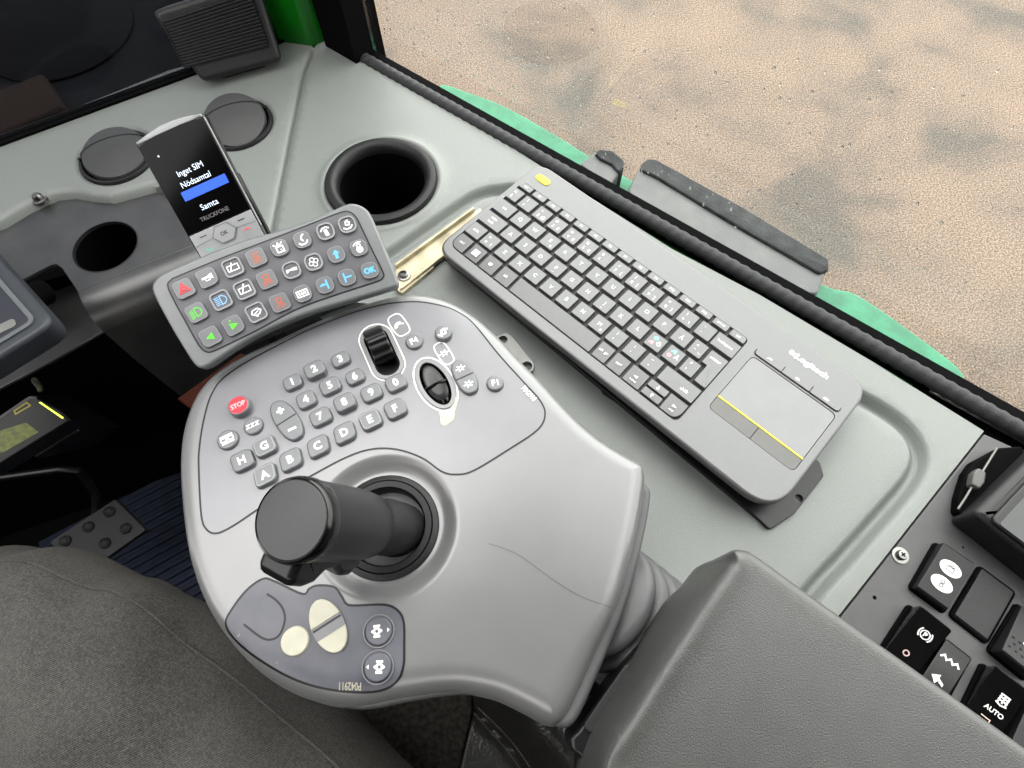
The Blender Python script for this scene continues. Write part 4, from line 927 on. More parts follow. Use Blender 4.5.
SYM = {'hazard': (m_red, S_([[(-3.1, -2.4), (3.1, -2.4), (0, 3), (-3.1, -2.4), (3.1, -2.4)], [(-1.4, -1.3), (1.4, -1.3), (0, 1), (-1.4, -1.3), (1.4, -1.3)]], .8)),
       'horn': (m_white, P1([(-3.2, -.5), (0, -.5), (3.2, -1.6), (3.2, 1.8), (0, .7), (-3.2, .6)]).join(S_([[(-1.6, -.4), (-1.2, -1.8), (1, -1.8), (1.4, -.6)]], .6))),
       'wiper_box': (m_white, wb(1.2)), 'wash_box': (m_white, wb(.6).join(P1(circ(.6, 8, .6, 3)))), 'beacon': (m_orange, beacon()), 'beacon2': (m_orange, beacon()), 'beacon3': (m_orange, beacon()),
       'tool': (m_white, S_([[(-1.8, -2.8), (2.2, -2.8), (2.2, .6), (-1.8, .6), (-1.8, -2.8)], [(-3, 2.6), (-1.2, .8), (0, 3), (.4, .9), (2.6, 3)], [(.4, -1.2), (1, -1.8)]], .9)),
       'hook': (m_white, S_([[(1.8, 3.2), (.2, 2.2), (-.4, .4), (.4, -1)], [(-2.6, -1.6), (-1.6, -2.8), (.4, -3), (2.2, -2.2), (2.8, -1)]], 1.1)),
       'lamp': (m_white, S_([[(-3, .6), (-1.6, 2.2), (.6, 2.6), (2.6, 1.6)]], 1).join(P1([(-1.2, 1.2), (1, 1.4), (1.6, -2.8), (-.8, -2.8)]))),
       'boat': (m_white, S_([[(-3, -1.4), (-1.4, -2.6), (1.2, -2.4), (2.8, -.8)], [(1.2, 2.8), (-.6, 2), (-1, .2), (1, -.4), (1.6, 1.2), (.4, 1.6)]], 1)),
       'low_beam': (m_green, lampsym(1)), 'high_beam': (mat('blue print', (120, 170, 225), .5), lampsym(0)),
       'valve': (m_white, P1([(-3.4, -1.2), (-1, 0), (1, -.5), (3.2, -.9), (3.4, 1), (1, 1.3), (-.8, .8), (-3.2, 1.2)])),
       'fan': (m_white, S_([[(1.25 * math.cos(t) + 1.7 * math.cos(a), 1.25 * math.sin(t) + 1.7 * math.sin(a)) for t in np.linspace(0, 2 * PI, 12)] for a in (.3, .3 + PI / 2, .3 + PI, .3 + 1.5 * PI)], .55)),
       'up': (m_lblue, P1([(0, 3), (2.4, .4), (1, .4), (1, -2.6), (-1, -2.6), (-1, .4), (-2.4, .4)])),
       'lock': (m_white, P1(circ(2.1, 16, .3, -1.2)).join(S_([[(-.8, .2), (-.9, 1.8), (.2, 2.6), (1.3, 1.8), (1.2, .2)], [(-3, 1.6), (-1.6, 3), (.2, 3.6), (2.2, 3.2)]], .8))),
       'turn_left': (m_green, P1([(-2.6, -.4), (1.8, 1.9), (1.8, -2.5)])), 'turn_right': (m_green, P1([(2.8, -.4), (-1.8, -2.5), (-1.8, 1.9)]).join(P1(circ(.6, 8, -.6, 2.9)))),
       'wiper': (m_white, S_([[(-3, 0), (-1.6, 1.8), (1.4, 2), (3, .4), (1.4, -1.4), (-1, -1.6), (-3, 0)], [(-2.2, -.8), (1.4, .6)]], .8).join(P1(circ(.6, 8, -.4, -2.2)))),
       'camera': (m_white, S_([[(-3.2, -1.8), (3.2, -1.8), (3.2, 1.8), (-3.2, 1.8), (-3.2, -1.8)]], .9).join(P1([(-2.2, -.9), (-1, -.9), (-1.5, 0), (-1, .9), (-2.2, .9)])).join(P1([(2.2, -.9), (2.2, .9), (1, .9), (1.5, 0), (1, -.9)])).join(P1(circ(.9, 10)))),
       'tee_left': (m_lblue, S_([[(1.4, -3), (1.4, 3)]], 1.3).join(P1([(-3.2, .3), (-.6, 1.5), (-.6, .8), (1, .8), (1, -.4), (-3.2, -.4)]))), 'tee_right': (m_lblue, S_([[(-1.4, -3), (-1.4, 3)], [(-1, 0), (3, 0)]], 1.3)),
       'ok': (m_lblue, text('OK', .0034, 0, 0, 0, 0, None, .0003))}
recess = {'wiper_box', 'high_beam', 'wash_box', 'wiper', 'lamp', 'boat', 'valve', 'fan'}
names = list(bpx)
KA = None
for i, nme in enumerate(names):
    px, py = bpx[nme]; row = i // 8; col = i % 8; h = .0026
    a_, b2 = bpx[names[row * 8 + max(col - 1, 0)]], bpx[names[row * 8 + min(col + 1, 7)]]
    qa, qb = KP.l(*a_, h), KP.l(*b2, h); ang = math.atan2(qb[1] - qa[1], qb[0] - qa[0])
    x, y = KP.l(px, py, h); wid = .0134 if col < 4 else .0127
    rr = .0034 if col < 4 else .0048
    out = rrect(wid, wid * .98, rr, 6)
    if nme == 'turn_right' or nme == 'horn': out = rounded([(-wid / 2, -wid / 2), (wid / 2, -wid / 2), (wid / 2, wid / 2), (-wid / 2, wid / 2)], [.003, .006, .005, .003], 6)
    mtx = Matrix.Translation((x, y, .0003)) @ Matrix.Rotation(ang, 4, 'Z')
    hb = h if nme not in recess else h - .0008
    o = obj('button', slab(out, 0, hb, .0008, 0, 3, .0005), m_btn if nme not in recess else m_panelmem, kp, M=mtx)
    m_, s = SYM[nme]; lm_ = MB().join(s); obj('symbol', lm_.xf(lambda q, r, z: (q * 1.15, r * 1.15, z + hb + .00008)), m_, o)
    ro = ccw(inset(ccw(out), .0009))
    obj('button_rim', ribbon(ro, .0011 if nme in recess else .0004, hb + (.0010 if nme in recess else .00006), True, None, .0016 if nme in recess else 0), m_btnrim, o)
obj('mounting_arm', box(.09, .12, .02, .06, -.06, -.014, .004), m_black, kp)
ao = KP.l(200, 300); 

# ------------------------------------------------------------ phone standing behind the keypad
def phone_fit():
    best = None
    for z in np.linspace(.07, .16, 19):
        for z1 in (0, .01, -.01):
            for tl in np.linspace(20, 85, 27):
                f = tilted((197, 253), (260, 225), z, tl, z + z1)
                a, b, c, d = [np.array(f.l(*p)) for p in ((197, 253), (260, 225), (204, 119.5), (134, 143))]
                w0, w1 = np.linalg.norm(b - a), np.linalg.norm(c - d); sk = nrm(b - a).dot(nrm(d - a)); sk2 = nrm(b - a).dot(nrm(c - b))
                e = abs(w0 - w1) / w0 + abs(sk) + abs(sk2) + abs(w0 - .052) * 8
                if best is None or e < best[0]: best = (e, f, w0, w1, np.linalg.norm(d - a), z, z1, tl)
    return best
pf = phone_fit(); PF = pf[1]; print('PHONE', [round(float(q), 3) for q in (pf[0],) + pf[2:]])
PW = pf[2]; PH_ = pf[4]
ph_ = thing('phone', 'silver and black mobile phone with a lit blue bar on its screen', 'phone', PF.M)
def arcout(x0, x1, y0, y1, b): return [(x0, y0), (x1, y0), (x1, y1)] + [(x1 + (x0 - x1) * t, y1 + b * math.sin(PI * t)) for t in (.2, .4, .6, .8)] + [(x0, y1)]
po = rounded(arcout(-.0008, PW + .0008, -.018, PH_, .0035), [.006, .006, .003, .02, .02, .02, .02, .003], 4)
obj('body', slab(po, -.012, -.001, .0025, .003), m_gloss, ph_)
obj('top_trim', slab(rounded([(.0004, PH_ - .0022), (PW - .0004, PH_ - .0022)] + [(PW * (1 - t), PH_ - .0004 + .0038 * math.sin(PI * t)) for t in (.01, .2, .4, .6, .8, .99)], .0008), -.006, .0003, .0012), m_silver, ph_)
obj('side_trim', box(PW - .0001, PW + .0006, .0, PH_ - .003, -.004, -.0012, .0003), m_silver, ph_)
pg = rounded(arcout(.0006, PW - .0006, PH_ * .158, PH_ - .0035, .003), [.0006, .0006, .0025, .02, .02, .02, .02, .0025], 4)
sc_ob = obj('screen', slab(pg, -.0012, .0002, .0003), mat('black phone glass', (6, 6, 7), 0.1, spec=.12), ph_)
def em(name, c, s): return mat(name, c, .4, emit=c, estr=s, var=0.0)
m_scrblue = em('lit blue bar', (20, 78, 205), .35); m_scrwhite = em('lit white letters', (205, 215, 235), .75)
fx = lambda x: x * PW; fy = lambda y: y * PH_
obj('blue_bar', poly([(fx(.22), fy(.42)), (fx(.90), fy(.42)), (fx(.90), fy(.50)), (fx(.22), fy(.50))], .0004), m_scrblue, sc_ob)
wt = text('Inget SIM', fy(.052), fx(.50), fy(.635), .0004, 0, fx(.38), 0, None, 0); wt.join(text('N\u00f6dsamtal', fy(.052), fx(.50), fy(.548), .0004, 0, fx(.44), 0, None, 0)).join(text('Samta', fy(.052), fx(.50), fy(.325), .0004, 0, fx(.26), 0, None, 0))
obj('screen_text', wt, m_scrwhite, sc_ob)
obj('maker_name', text('TRUCKFONE', fy(.036), fx(.5), fy(.235), .0004, 0, fx(.44), 0), mat('grey print', (88, 84, 84), .5), sc_ob)
kb_ = obj('key_panel', slab([(fx(.02), -.017), (fx(.98), -.017), (fx(.98), fy(.15)), (fx(.02), fy(.15))], -.001, .0001, .0003), m_silver, ph_)
hexo = [(fx(.5 + .18 * math.cos(a)), fy(.06) + fx(.13) * math.sin(a) * 1.05) for a in np.linspace(0, 2 * PI, 6, endpoint=False)]
obj('ok_key', slab(hexo, 0, .0012, .0006), m_silver, ph_)
obj('key_lines', ribbon(hexo, .0007, .0013, True).join(ribbon([(fx(.02), fy(.045)), (fx(.33), fy(.06))], .0004, .0004)).join(ribbon([(fx(.67), fy(.06)), (fx(.98), fy(.045))], .0004, .0004)), m_steel, ph_)
obj('legend', text('OK', fy(.035), fx(.5), fy(.06), .0014).join(ribbon([(fx(.15), fy(.105)), (fx(.25), fy(.105))], .0006, .0004)).join(ribbon([(fx(.75), fy(.105)), (fx(.85), fy(.105))], .0006, .0004)), m_black, kb_)
obj('call_symbol', ribbon([(fx(.15), fy(.0)), (fx(.18), fy(-.025)), (fx(.25), fy(-.02))], .0008, .0004), mat('teal print', (90, 190, 175), .5), kb_)
obj('end_symbol', ribbon([(fx(.76), fy(.01)), (fx(.8), fy(.02)), (fx(.86), fy(.01))], .001, .0004), m_redfaint, kb_)
obj('camera_dot', poly(circ(.0007, 10, fx(.2), fy(.83)), .0004), m_white, sc_ob)
# its holder
t = thing('phone_holder', 'black holder behind the keypad that carries the phone', 'phone holder', PF.M)
obj('back_plate', box(-.0, PW, -.05, PH_ * .5, -.018, -.0125, .002), m_black, t)
obj('ledge', box(-.002, PW + .002, -.03, -.0185, -.02, .004, .002), m_black, t)
# ------------------------------------------------------------ armrest pad
AR = flat(.105)
ar_px = [(735, 550), (745, 550.5), (756, 556), (807.7, 593.4), (899.7, 658.7), (1024, 747.5), (1160, 850), (1000, 1100), (600, 1100), (566, 880), (580, 800), (600, 735.8), (629.7, 682.4), (652, 643), (671, 611), (681, 596), (689, 587.5), (700, 577), (709.8, 565), (718.7, 555)]
ar_out = resample(ccw(spline(AR.L(ar_px, -.006), True, 5)), .005)
ar_left = resample(spline(AR.L([(730, 551), (719, 555), (709.8, 565), (689, 587.5), (671, 611), (629.7, 682.4), (600, 735.8), (580, 800), (566, 880)], -.006), False, 5), .005, False)
ridge = resample(spline(AR.L([(734, 552), (738, 562), (731, 574), (716, 596), (690, 636), (659, 682), (634, 722), (618, 745), (608, 768), (600, 830), (596, 900)]), False, 5), .004, False)
ar_band = [tuple(q) for q in ridge] + [(ridge[-1][0] - .3, ridge[-1][1]), (ridge[0][0] - .3, ridge[0][1] + .012), (ridge[0][0] - .004, ridge[0][1] + .012)]
def ar_h(P):
    P = np.asarray(P); d = pdist(P, ar_out); r = .007; q = np.clip(r - d, 0, r); z = -(r - np.sqrt(np.maximum(r * r - q * q, 0)))
    dl_ = pdist(P, ar_left, False); dr_ = pdist(P, ridge, False); t = dl_ / np.maximum(dl_ + dr_, 1e-6); s = pdist(P, ar_out)
    z -= np.where(pip(P, ar_band), .034 * (1 - np.sin(t * PI / 2)) ** 1.1, 0)
    z += .0024 * np.exp(-(dr_ / .0065) ** 2)
    return z
rn = np.gradient(np.array(ridge), axis=0); rn = np.c_[-rn[:, 1], rn[:, 0]] / np.linalg.norm(rn, axis=1)[:, None]
ext = [np.array(ridge) + rn * o for o in (-.009, -.006, -.003, 0, .003, .006, .009)] + [np.array(resample(inset(ar_out, k), .006)) for k in (.0015, .003, .005, .007)]
t = thing('armrest', 'charcoal armrest pad with a grained skin in front of the switch panel', 'armrest', AR.M)
pad = sheet(ar_out, ar_h, .005, [], ext, thick=.014, keepgap=.3)
obj('pad', pad, m_arm, t, sharp=60)
ab = AR.L([(668, 625), (640, 660), (612, 700), (584, 738), (576, 745), (578, 762), (590, 768), (586, 830), (720, 830), (760, 640)])
obj('support', slab(rounded(ab, .004), -.085, -.042, .003), m_black, t)
obj('support_lid', slab(rounded(AR.L([(640, 660), (612, 700), (590, 733), (600, 742), (660, 700)]), .003), -.042, -.039, .001), m_blackmatt, t)

# ------------------------------------------------------------ switch panel
SW = flat(.0008)
sp_ = thing('switch_panel', 'dark grey panel of rocker switches beside the armrest', 'switch panel', SW.M)
so = SW.L([(984.5, 434), (842, 615.5), (760, 720), (980, 900), (1200, 760), (1200, 560), (1024, 452)])
obj('face_plate', slab(so, -.012, 0, .001), m_swpanel, sp_)
def sdl(px, py): return np.array(SW.l(px, py))
def screw(px, py, par, r=.0062):
    p = sdl(px, py)
    o = obj('screw', T(lathe([(r * 1.0, 0), (r * .98, .0008), (r * .62, .001), (r * .6, .003), (r * .5, .0042), (r * .2, .0044), (.0003, .0044)], 24), Matrix.Translation((p[0], p[1], 0))), m_chrome, par)
    obj('screw_cross', T(lines([[(-r * .3, 0), (r * .3, 0)], [(0, -r * .3), (0, r * .3)]], r * .16), Matrix.Translation((p[0], p[1], .0046)) @ Matrix.Rotation(.5, 4, 'Z')), m_deepblack, o)
screw(900, 555.5, sp_)
p = sdl(874.5, 597.5); obj('hole', poly(circ(.0014, 12, *p), .0002), m_deepblack, sp_)
p = sdl(963, 547.5); obj('hole', poly(circ(.0009, 12, *p), .0002), m_deepblack, sp_)
def rocker_switch(q, h0, h1, hm, marks, m=None, lab=None, bez=True, ribs=0):
    P = [np.array(SW.l(x, y, (h0 + h1) / 2)) for x, y in q]; c = sum(P) / 4; U = nrm((P[1] - P[0]) + (P[2] - P[3])); w_ = .25 * (math.dist(P[0], P[1]) + math.dist(P[3], P[2])); L = .25 * (math.dist(P[0], P[3]) + math.dist(P[1], P[2]))
    ang = math.atan2(U[1], U[0]); mtx = Matrix.Translation((c[0], c[1], 0)) @ Matrix.Rotation(ang, 4, 'Z')
    o = obj('rocker_switch', slab(rrect(2 * w_ + .004, 2 * L + .003, .003, 3), -.001, .0022, .0008), m_deepblack, sp_, M=mtx)
    if lab: o['label'] = lab
    def zf_(t): return (h0 * (1 - t) + h1 * t) - hm * 4 * t * (1 - t)      # t = 0 far end, 1 near end
    R_ = []; r = .0011
    ts = [0, .03] + list(np.linspace(.08, .92, 13)) + [.97, 1]
    for t_ in ts:
        e = .0012 if t_ in (0, 1) else 0; z = zf_(t_) - e; y = L - 2 * L * t_; w2 = w_ - (.0006 if t_ in (0, 1) else 0)
        R_.append([(-w2, y, 0), (-w2, y, z - r), (-w2 + r * .3, y, z - r * .3), (-w2 + r, y, z), (w2 - r, y, z), (w2 - r * .3, y, z - r * .3), (w2, y, z - r), (w2, y, 0)])
    k = rings([list(a)[::-1] for a in R_][::-1]); k.f = [f for f in k.f]
    o2 = obj('rocker', k, m or m_gloss, o, sharp=35)
    for m_, t_, x_, mb in marks:
        y = L - 2 * L * t_; dz = (zf_(min(t_ + .05, 1)) - zf_(max(t_ - .05, 0))) / (-(min(t_ + .05, 1) - max(t_ - .05, 0)) * 2 * L); a = math.atan(dz)
        obj('symbol', T(mb, Matrix.Translation((x_, y, zf_(t_) + .0005)) @ Matrix.Rotation(a, 4, 'X')), m_, o)
    return o
tool_s = lambda k: lines([[(-.0022 * k, -.002 * k), (.0022 * k, -.002 * k), (.0022 * k, .001 * k), (-.0022 * k, .001 * k), (-.0022 * k, -.002 * k)], [(-.0022 * k, .003 * k), (-.0008 * k, .001 * k), (.0003 * k, .003 * k), (.0008 * k, .001 * k), (.0026 * k, .003 * k)]], .0005)
chain = lines([[(.0016 * math.cos(a) - .0012, .0012 * math.sin(a)) for a in np.linspace(0, 2 * PI, 12)], [(.0016 * math.cos(a) + .0014, .0012 * math.sin(a)) for a in np.linspace(0, 2 * PI, 12)]], .0005)
ov = lambda: poly(circ(.0078, 28, 0, 0, .0054))
ts1 = tool_s(1.1).xf(lambda x, y, z: (x, y, z + .0002)); ch1 = T(chain, Matrix.Translation((0, 0, .0002)) @ Matrix.Rotation(PI / 2, 4, 'Z'))
rocker_switch([(944, 543), (977, 566), (947, 608), (917, 586)], .011, .008, .0, [(m_white, .36, 0, ov()), (m_white, .68, 0, ov()), (m_black, .36, 0, ts1), (m_black, .68, 0, ch1)], m_blackmatt, 'dark rocker switch with two white ovals')
rocker_switch([(983, 568), (1016, 592), (987, 641), (954, 615)], .004, .004, 0, [], m_blackmatt, 'blank grey switch cover')
rs = rocker_switch([(1028, 607), (1062, 632), (1031, 678), (996, 648)], .006, .013, 0, [(m_white, .62, .004, lines([[(-.007, 0), (.004, 0)]], .0013))], m_blackmatt, 'dark rocker switch with raised dots')
dm = MB()
for i in range(4):
    for j in range(3): dm.join(T(lathe([(.001, 0), (.0007, .0006), (.0001, .0008)], 8), Matrix.Translation((-.009 + i * .0045 + (j % 2) * .002, -.006 - j * .004, .0105 + j * .0006))))
obj('raised_dots', dm, m_blackmatt, rs)
brake = ribbon(circ(.0030, 20), .0008, 0, True).join(text('P', .0034, 0, 0, 0, 0, None, .00015)).join(lines([[(.0045 * math.cos(a), .0045 * math.sin(a)) for a in np.linspace(-.8, .8, 9)], [(-.0045 * math.cos(a), .0045 * math.sin(a)) for a in np.linspace(-.8, .8, 9)]], .0009))
rocker_switch([(917, 606), (949, 632), (918, 678), (886, 652)], .015, .004, .0005, [(m_white, .34, .001, brake), (mat('pale pink ring', (240, 205, 205), .5), .76, -.001, ribbon(circ(.0018, 16), .0008, 0, True))], m_gloss, 'black parking brake rocker switch')
zig = lines([[(-.0066 + .0022 * i, (-.0012 if i % 2 == 0 else .0012)) for i in range(7)]], .0013)
arw = poly([(-.004, .001), (.001, .0045), (.001, .002), (.005, .0), (.005, -.002), (.001, -.0005), (0, -.003)])
rocker_switch([(948, 641), (974, 661), (938, 711), (911, 689)], .0075, .0025, .0, [(m_white, .26, -.001, zig), (m_white, .62, -.002, arw)], m_gloss, 'black rocker switch with white zigzag')
grid = lines([[(-.0032, .0028), (.0032, .0028)], [(-.0032, .0008), (.0032, .0008)], [(-.0032, -.0012), (.0032, -.0012)], [(-.0024, .0028), (-.0024, -.003)], [(0, .0028), (0, -.003)], [(.0024, .0028), (.0024, -.003)], [(-.0036, -.0034), (0, -.0044), (.0036, -.0034)]], .0011)
rocker_switch([(994, 668), (1030, 694), (999, 742), (963, 714)], .014, .004, .0005, [(m_white, .38, .002, grid), (m_white, .62, .001, text('AUTO', .0032, 0, 0, 0, 0, None, .0001)), (mat('pale orange print', (240, 205, 190), .5), .8, -.001, lines([[(-.003, .001), (.003, .001), (.003, -.001), (-.003, -.001)]], .0006))], m_gloss, 'black rocker switch marked AUTO')
rocker_switch([(1036, 697), (1070, 722), (1040, 770), (1006, 742)], .006, .008, 0, [], m_blackmatt, 'plain dark rocker switch')
# display box at the right
DU = flat(.030)
t = thing('display_unit', 'black display box with a dark screen on the switch panel', 'display', DU.M)
do = rounded(DU.L([(958, 518), (1034, 444), (1150, 500), (1090, 622)], -.018), .005)
obj('housing', slab(do, -.028, 0, .006), m_blackmatt, t)
obj('bezel', slab(rounded(DU.L([(988, 521), (1032, 474), (1150, 560), (1090, 598)]), .005), 0, .0028, .0018), m_black, t)
obj('screen', slab(rounded(DU.L([(996, 525), (1034, 484), (1140, 560), (1090, 596)]), .002), .002, .0032, .0003), mat('dark grey screen glass', (50, 52, 53), .25), t)
WI_ = flat(.009)
wo = WI_.L([(957, 512), (958.5, 496), (966, 472), (974, 461), (999, 447.5), (1024, 445.5), (1024, 470), (975, 520)])
obj('side_wing', T(slab(rounded(wo, .003), -.008, 0, .002), Matrix(DU.M).inverted() @ Matrix(WI_.M)), m_deepblack, t)
wp_ = [onz(x, y, .0125) for x, y in [(958, 509), (966, 497), (973, 485), (983, 471), (997, 448)]]
wire = obj('grey_wire', tube([DU.loc(p) for p in wp_], .0008, 8), m_steel, t)
c = DU.loc(onz(976, 479, .012)); obj('wire_clip', T(slab(rounded([(-.004, -.008), (.002, -.009), (.0045, -.002), (.004, .007), (-.002, .008), (-.0045, .002)], .002), -.003, .004, .0015), Matrix.Translation(c) @ Matrix.Rotation(-.5, 4, 'Z')), mat('grey clip plastic', (84, 83, 81), .5), wire)
# ------------------------------------------------------------ black sheet metal plate at the left with a round hole
BK = flat(-.010)
bt = thing('dash_plate', 'black sheet metal plate with a large round hole left of the phone', 'plate', BK.M)
bo = BK.L([(-260, 330), (-70, 250), (0, 219), (26, 203), (52, 191), (70, 189), (88, 193), (109, 195), (130, 189), (151, 183), (166, 186), (206, 250), (192, 246), (135, 268.5), (78, 292), (62, 268), (56, 264), (50, 265.2), (26, 278), (-70, 322), (-260, 405)])
hc = np.array(BK.l(105.5, 246.4)); hr = .5 * math.dist(BK.l(74.5, 246.4), BK.l(136.5, 246.4))
obj('top_sheet', plate(bo, [circ(hr, 48, *hc)], -.003, 0, .0006), m_sheet, bt)
obj('hole_well', T(lathe([(.0006, -.12), (hr * .98, -.12), (hr, -.0028)], 40), Matrix.Translation((hc[0], hc[1], 0))), m_deepblack, bt)  # black well added so no lit surface shows through the hole
obj('hole_edge', T(lathe([(hr, -.003), (hr + .0007, .0003), (hr - .0003, .0005), (hr - .0008, -.003)], 56), Matrix.Translation((hc[0], hc[1], 0))), m_blackmatt, bt)
A_, B_ = np.array(BK.l(78, 292)), np.array(BK.l(206, 240.5)); dd = nrm(B_ - A_); oo = np.array([dd[1], -dd[0]])
R_ = []; br = .032
for a in [0] + list(np.linspace(.05, 1.5, 12)) + [1.5]:
    pass
prof = [(br * math.sin(a), -(br - br * math.cos(a))) for a in np.linspace(0, 1.45, 14)]; prof += [(prof[-1][0] + .004, prof[-1][1] - .05), (prof[-1][0] + .004, -.17)]
v = []; f = []
for s in (0, 1):
    for (o_, z_) in prof: p = (A_ if s == 0 else B_) + oo * o_; v.append((p[0], p[1], z_))
N = len(prof); f = [(i, i + 1, N + i + 1, N + i) for i in range(N - 1)]; mb = MB(); mb.add(v, f)
v2 = [(a - oo[0] * .002, b - oo[1] * .002, c_ - .002) for a, b, c_ in v]; mb.add(v2, [q[::-1] for q in f]); mb.f += [(0, 2 * N, 2 * N + 1, 1)] + [(i, 2 * N + i, 2 * N + i + 1, i + 1) for i in range(1, N - 1)]
obj('bent_front', mb, m_sheet, bt)
LF = flat(-.055)
obj('lower_flap', T(slab(LF.L([(40, 296), (74, 284), (106, 330), (50, 362), (0, 388), (-70, 420), (-70, 330)]), -.003, 0, .0008), Matrix(BK.M).inverted() @ Matrix(LF.M)), m_sheet, bt)
p = BK.l(44, 203.5); o = obj('screw', T(lathe([(.0078, .001), (.0074, .0035), (.005, .004), (.0046, .007), (.003, .0088), (.0004, .009)], 20), Matrix.Translation((p[0], p[1], .004))), m_chrome, bt)
# dark bulkhead and console side, added to block sky light below the deck
ws = MB()
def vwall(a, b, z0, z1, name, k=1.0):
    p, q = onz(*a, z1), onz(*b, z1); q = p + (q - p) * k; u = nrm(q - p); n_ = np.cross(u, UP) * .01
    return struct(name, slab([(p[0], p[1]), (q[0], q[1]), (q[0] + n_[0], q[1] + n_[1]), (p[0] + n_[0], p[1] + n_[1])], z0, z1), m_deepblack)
vwall((215, 232), (-160, 340), -.66, -.085, 'wall_front', 3.0)  # stretched far left to keep daylight off the footwell floor
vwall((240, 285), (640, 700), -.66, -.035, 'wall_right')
# ------------------------------------------------------------ tablet computer at the left edge
TB = flat(.075)
t = thing('tablet', 'dark navy rugged tablet with rounded corner at the left edge', 'tablet', TB.M)
tp = TB.L([(63, 327), (-60, 190), (-210, 290), (-60, 403)], -.008)
obj('housing', slab(rounded(tp, .014, 6), -.022, 0, .004, .004), mat('dark slate rubber', (44, 48, 54), .5), t)
ri = ccw(rounded(tp, .014, 6)); obj('raised_edge', ribbon(ccw(rounded(inset(ccw(tp), .0105), .006, 6)), .0035, .0016, True, None, .0016), mat('slate grey edge', (92, 95, 98), .4), t)
obj('face', slab(ccw(rounded(inset(ccw(tp), .0125), .005, 6)), 0, .0008), mat('dark navy plastic', (30, 32, 42), .45, scale=300, bump=.1), t)
tc_ = np.mean(np.array(tp), axis=0); obj('mount_arm', tube([(tc_[0], tc_[1], -.02), (tc_[0], tc_[1] + .02, -.06), (tc_[0] + .01, tc_[1] + .06, -.09)], .012, 14), m_deepblack, t)
p = TB.l(3, 329); obj('badge', T(slab(rrect(.02, .008, .003), .0006, .0018, .0005), Matrix.Translation((p[0], p[1], 0)) @ Matrix.Rotation(.6, 4, 'Z')), m_steel, t)
# ------------------------------------------------------------ car radio with lit display below the tablet
RD = tilted((19, 452), (69, 421), -.20, 30)
t = thing('radio', 'black radio with a yellow-green lit display low in the dark', 'radio', RD.M)
ro = RD.L([(-60, 500), (19, 453), (71, 421), (62, 410), (36, 396), (30, 395.5), (0, 416), (-60, 452)])
obj('body', slab(ro, -.08, 0, .003), m_black, t)
rc_ = np.mean(np.array(ro), axis=0); obj('mounting_bracket', box(rc_[0] - .03, rc_[0] + .03, rc_[1] - .03, rc_[1] + .03, -.30, -.078, .004), m_black, t)
m_lcd = mat('yellow green lit display', (96, 104, 16), .4, emit=(120, 128, 14), estr=.12, scale=160, col2=(60, 66, 10)); m_glow = mat('lit lime edge', (230, 255, 90), .4, emit=(226, 252, 80), estr=1.6)
obj('display', poly(RD.L([(-40, 462), (-40, 444), (24, 423), (27, 423), (39, 432), (4, 452)]), .0006), m_lcd, t)
obj('light_strip', poly(RD.L([(39, 402.5), (41, 402), (64, 417.5), (63, 419)]), .0008), m_glow, t)
obj('key_outline', ribbon(RD.L([(14.5, 411), (27, 402.5), (30.5, 405.5), (16, 414)]), .0016, .0008, True), mat('lit yellow outline', (130, 120, 30), .4, emit=(150, 140, 40), estr=.4), t)
obj('front_rim', ribbon(RD.L([(-60, 453), (0, 418), (30, 397.5), (37, 398)]), .003, .0012), mat('dark grey rim', (70, 68, 68), .4), t)
tag(obj('bracket_bar', tube([onz(34, 380, -.12), onz(39.5, 387, -.14), onz(40, 390, -.2)], .003, 8), m_steel), 'small grey bar end above the radio', 'bar')
# ------------------------------------------------------------ pedal and ribbed mat
PDL = tilted((49, 542), (115, 499), -.46, 12)
t = thing('pedal', 'black pedal plate with round rubber studs down by the floor', 'pedal', PDL.M)
m_ped = mat('dark grey pedal rubber', (38, 38, 40), .6, spec=.3)
obj('pedal_plate', slab(rounded(PDL.L([(49, 542), (115, 499), (146, 530), (84, 574)]), .004), -.012, 0, .001), m_ped, t)
for x, y in [(65.6, 541), (88.6, 527), (109.4, 512), (125.8, 528.5), (105, 543.4), (82, 558)]:
    q = PDL.l(x, y); obj('stud', T(lathe([(.0085, 0), (.008, .003), (.0055, .005), (.0035, .0035), (.0005, .003)], 20), Matrix.Translation((q[0], q[1], 0))), m_ped, t)
obj('pedal_arm', tube([PDL.loc(onz(x, y, z)) for x, y, z in [(-40, 482, -.36), (0, 477.5, -.37), (60, 469, -.38), (78, 470, -.39), (88, 482, -.42), (96, 494, -.45), (96, 520, -.475)]], .006, 10), m_black, t)
FM = flat(-.64)
a, b = np.array(FM.l(110, 575)), np.array(FM.l(190, 531)); ru = nrm(b - a); rv = np.array([-ru[1], ru[0]]); ro_ = np.array(FM.l(215, 570))
FMM = Frame(FM.w(*ro_), (ru[0], ru[1], 0), (rv[0], rv[1], 0)); mt = MB(); mt.join(box(-.26, .22, -.35, .22, -.018, -.006))
for k in range(33): y = -.345 + k * .017; mt.join(slab([(-.258, y), (.218, y), (.218, y + .0095), (-.258, y + .0095)], -.008, 0, .003))
tag(obj('floor_mat', mt, mat('blue ribbed floor mat', (30, 36, 52), .8, scale=80, var=.2, spec=.2), M=FMM.M), 'dark blue ribbed floor mat beside the pedal', 'floor mat')
# brown flap between keypad and pod
bs = flat(.03); tag(obj('brown_strap', slab(bs.L([(176, 398), (240, 352), (262, 362), (206, 420)]), -.012, 0, .003), m_brown, M=bs.M), 'brown leather strap showing between keypad and control pod', 'strap')

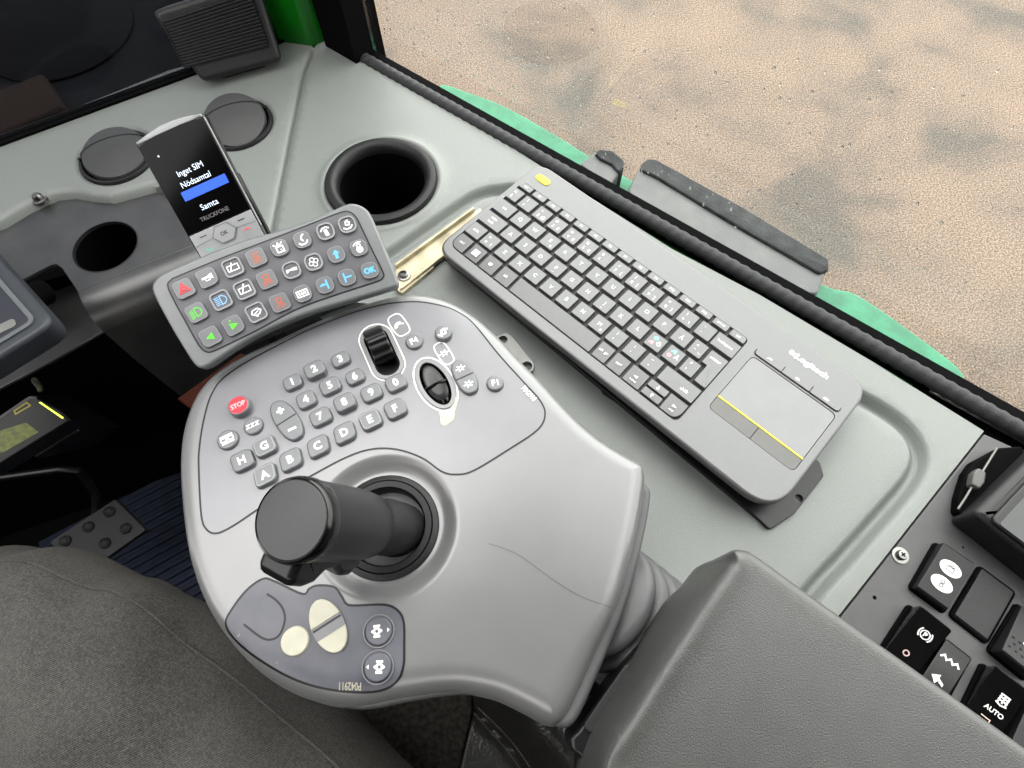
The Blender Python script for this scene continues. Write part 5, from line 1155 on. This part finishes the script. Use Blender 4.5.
# ------------------------------------------------------------ the operator's leg in black jeans
pe = thing('person', 'person seated at the lower left, wearing faded black jeans, one thigh in view', 'person', Matrix.Translation(onz(420, 1000, -.12)))
po_ = onz(420, 1000, -.12)
zt = -.125
path = [onz(x, y, z) for x, y, z in [(470, 1080, -.13), (395, 985, zt), (312, 880, zt), (232, 790, zt), (150, 718, zt), (75, 668, zt), (15, 648, -.13)]]
rad = [.105, .104, .102, .099, .096, .092, .086]
k0 = path[-1]; fw = nrm(path[-1] - path[-2])
for s, dz, r in ((.035, -.03, .082), (.055, -.085, .075), (.052, -.15, .07), (.045, -.23, .068), (.04, -.32, .064), (.04, -.41, .062), (.04, -.49, .064)):
    path.append(k0 + np.array([fw[0], fw[1], 0]) * s + np.array([0, 0, dz])); rad.append(r)
PP = spline(path, False, 8); RRr = [p[0] for p in spline([(r, 0) for r in rad], False, 8)]
lg = tube([tuple(p) for p in PP], RRr, 64)
vv = np.array(lg.v); ctr = np.repeat(np.array(PP), 64, 0)
nd = vv - ctr; nd /= np.linalg.norm(nd, axis=1)[:, None]; th = np.tile(np.arange(64) * 2 * PI / 64, len(PP)); sl_ = np.repeat(np.linspace(0, 14, len(PP)), 64)
wr_ = .0022 * np.sin(sl_ * 3.1 + 2 * np.sin(th) + .6) + .0018 * np.sin(sl_ * 5.3 - 3 * np.cos(th * 2) + 1.7) + .0012 * np.sin(th * 5 + sl_ * 2.2)
wr_ += np.where(sl_ > 5.2, .004 * np.sin(sl_ * 4.2 + 1.5 * np.cos(th)), 0)
lg.v = [tuple(p - po_) for p in vv + nd * wr_[:, None]]
obj('jeans', lg, m_denim, pe, sharp=180)
# outer seam: a raised double fold along the upper right of the thigh
jj = int(np.argmax([nd[30 * 64 + j].dot(nrm(np.cross(np.array(PP[31]) - np.array(PP[30]), UP)) * .74 + UP * .67) for j in range(64)]))
sp3 = [np.array(lg.v[i * 64 + jj]) + nd[i * 64 + jj] * .0006 for i in range(6, 62, 1)]
obj('seam', tube([tuple(p) for p in sp3], .0015, 8), m_denim, pe)

# ------------------------------------------------------------ seat cushion under the pod
ST = flat(-.232)
st = thing('seat_cushion', 'black seat cushion with woven cloth middle and stitched leather side', 'seat', ST.M)
co_ = ST.L([(180, 700), (300, 640), (468, 650), (473, 712), (466, 740), (452, 800), (430, 950), (150, 950)])
obj('cloth_panel', slab(rounded(co_, .01), -.06, 0, .004), m_seatcloth, st)
lo_ = ST.L([(468, 640), (474, 712), (466, 745), (452, 800), (430, 950), (760, 1000), (690, 850), (600, 740), (560, 640)])
bl = sheet(resample(ccw(lo_), .012), lambda P: -.002 + .03 * np.exp(-((pdist(P, ST.L([(500, 660), (550, 730), (610, 800), (680, 900)]), False)) / .028) ** 2) - .006 * np.exp(-(pdist(P, ST.L([(470, 706), (505, 742), (525, 768), (560, 830)]), False) / .006) ** 2), .006, [], [], thick=.06)
obj('side_bolster', bl, m_leather, st)
bh_ = lambda P: -.002 + .03 * np.exp(-((pdist(P, ST.L([(500, 660), (550, 730), (610, 800), (680, 900)]), False)) / .028) ** 2) - .006 * np.exp(-(pdist(P, ST.L([(470, 706), (505, 742), (525, 768), (560, 830)]), False) / .006) ** 2)
sm_ = MB()
for ln in ([(474, 722), (471, 734), (466, 752), (461, 775)], [(478, 708), (500, 729), (517, 748), (535, 775)], [(473, 713), (492, 734), (508, 752), (524, 775)]):
    q = resample(spline(ST.L(ln), False, 6), .0032, False)
    for i in range(0, len(q) - 1):
        a, b = np.array(q[i]), np.array(q[i + 1]); sm_.join(ribbon([a, a + (b - a) * .6], .0014, .0014, False, bh_))
obj('stitching', sm_, m_thread, st)
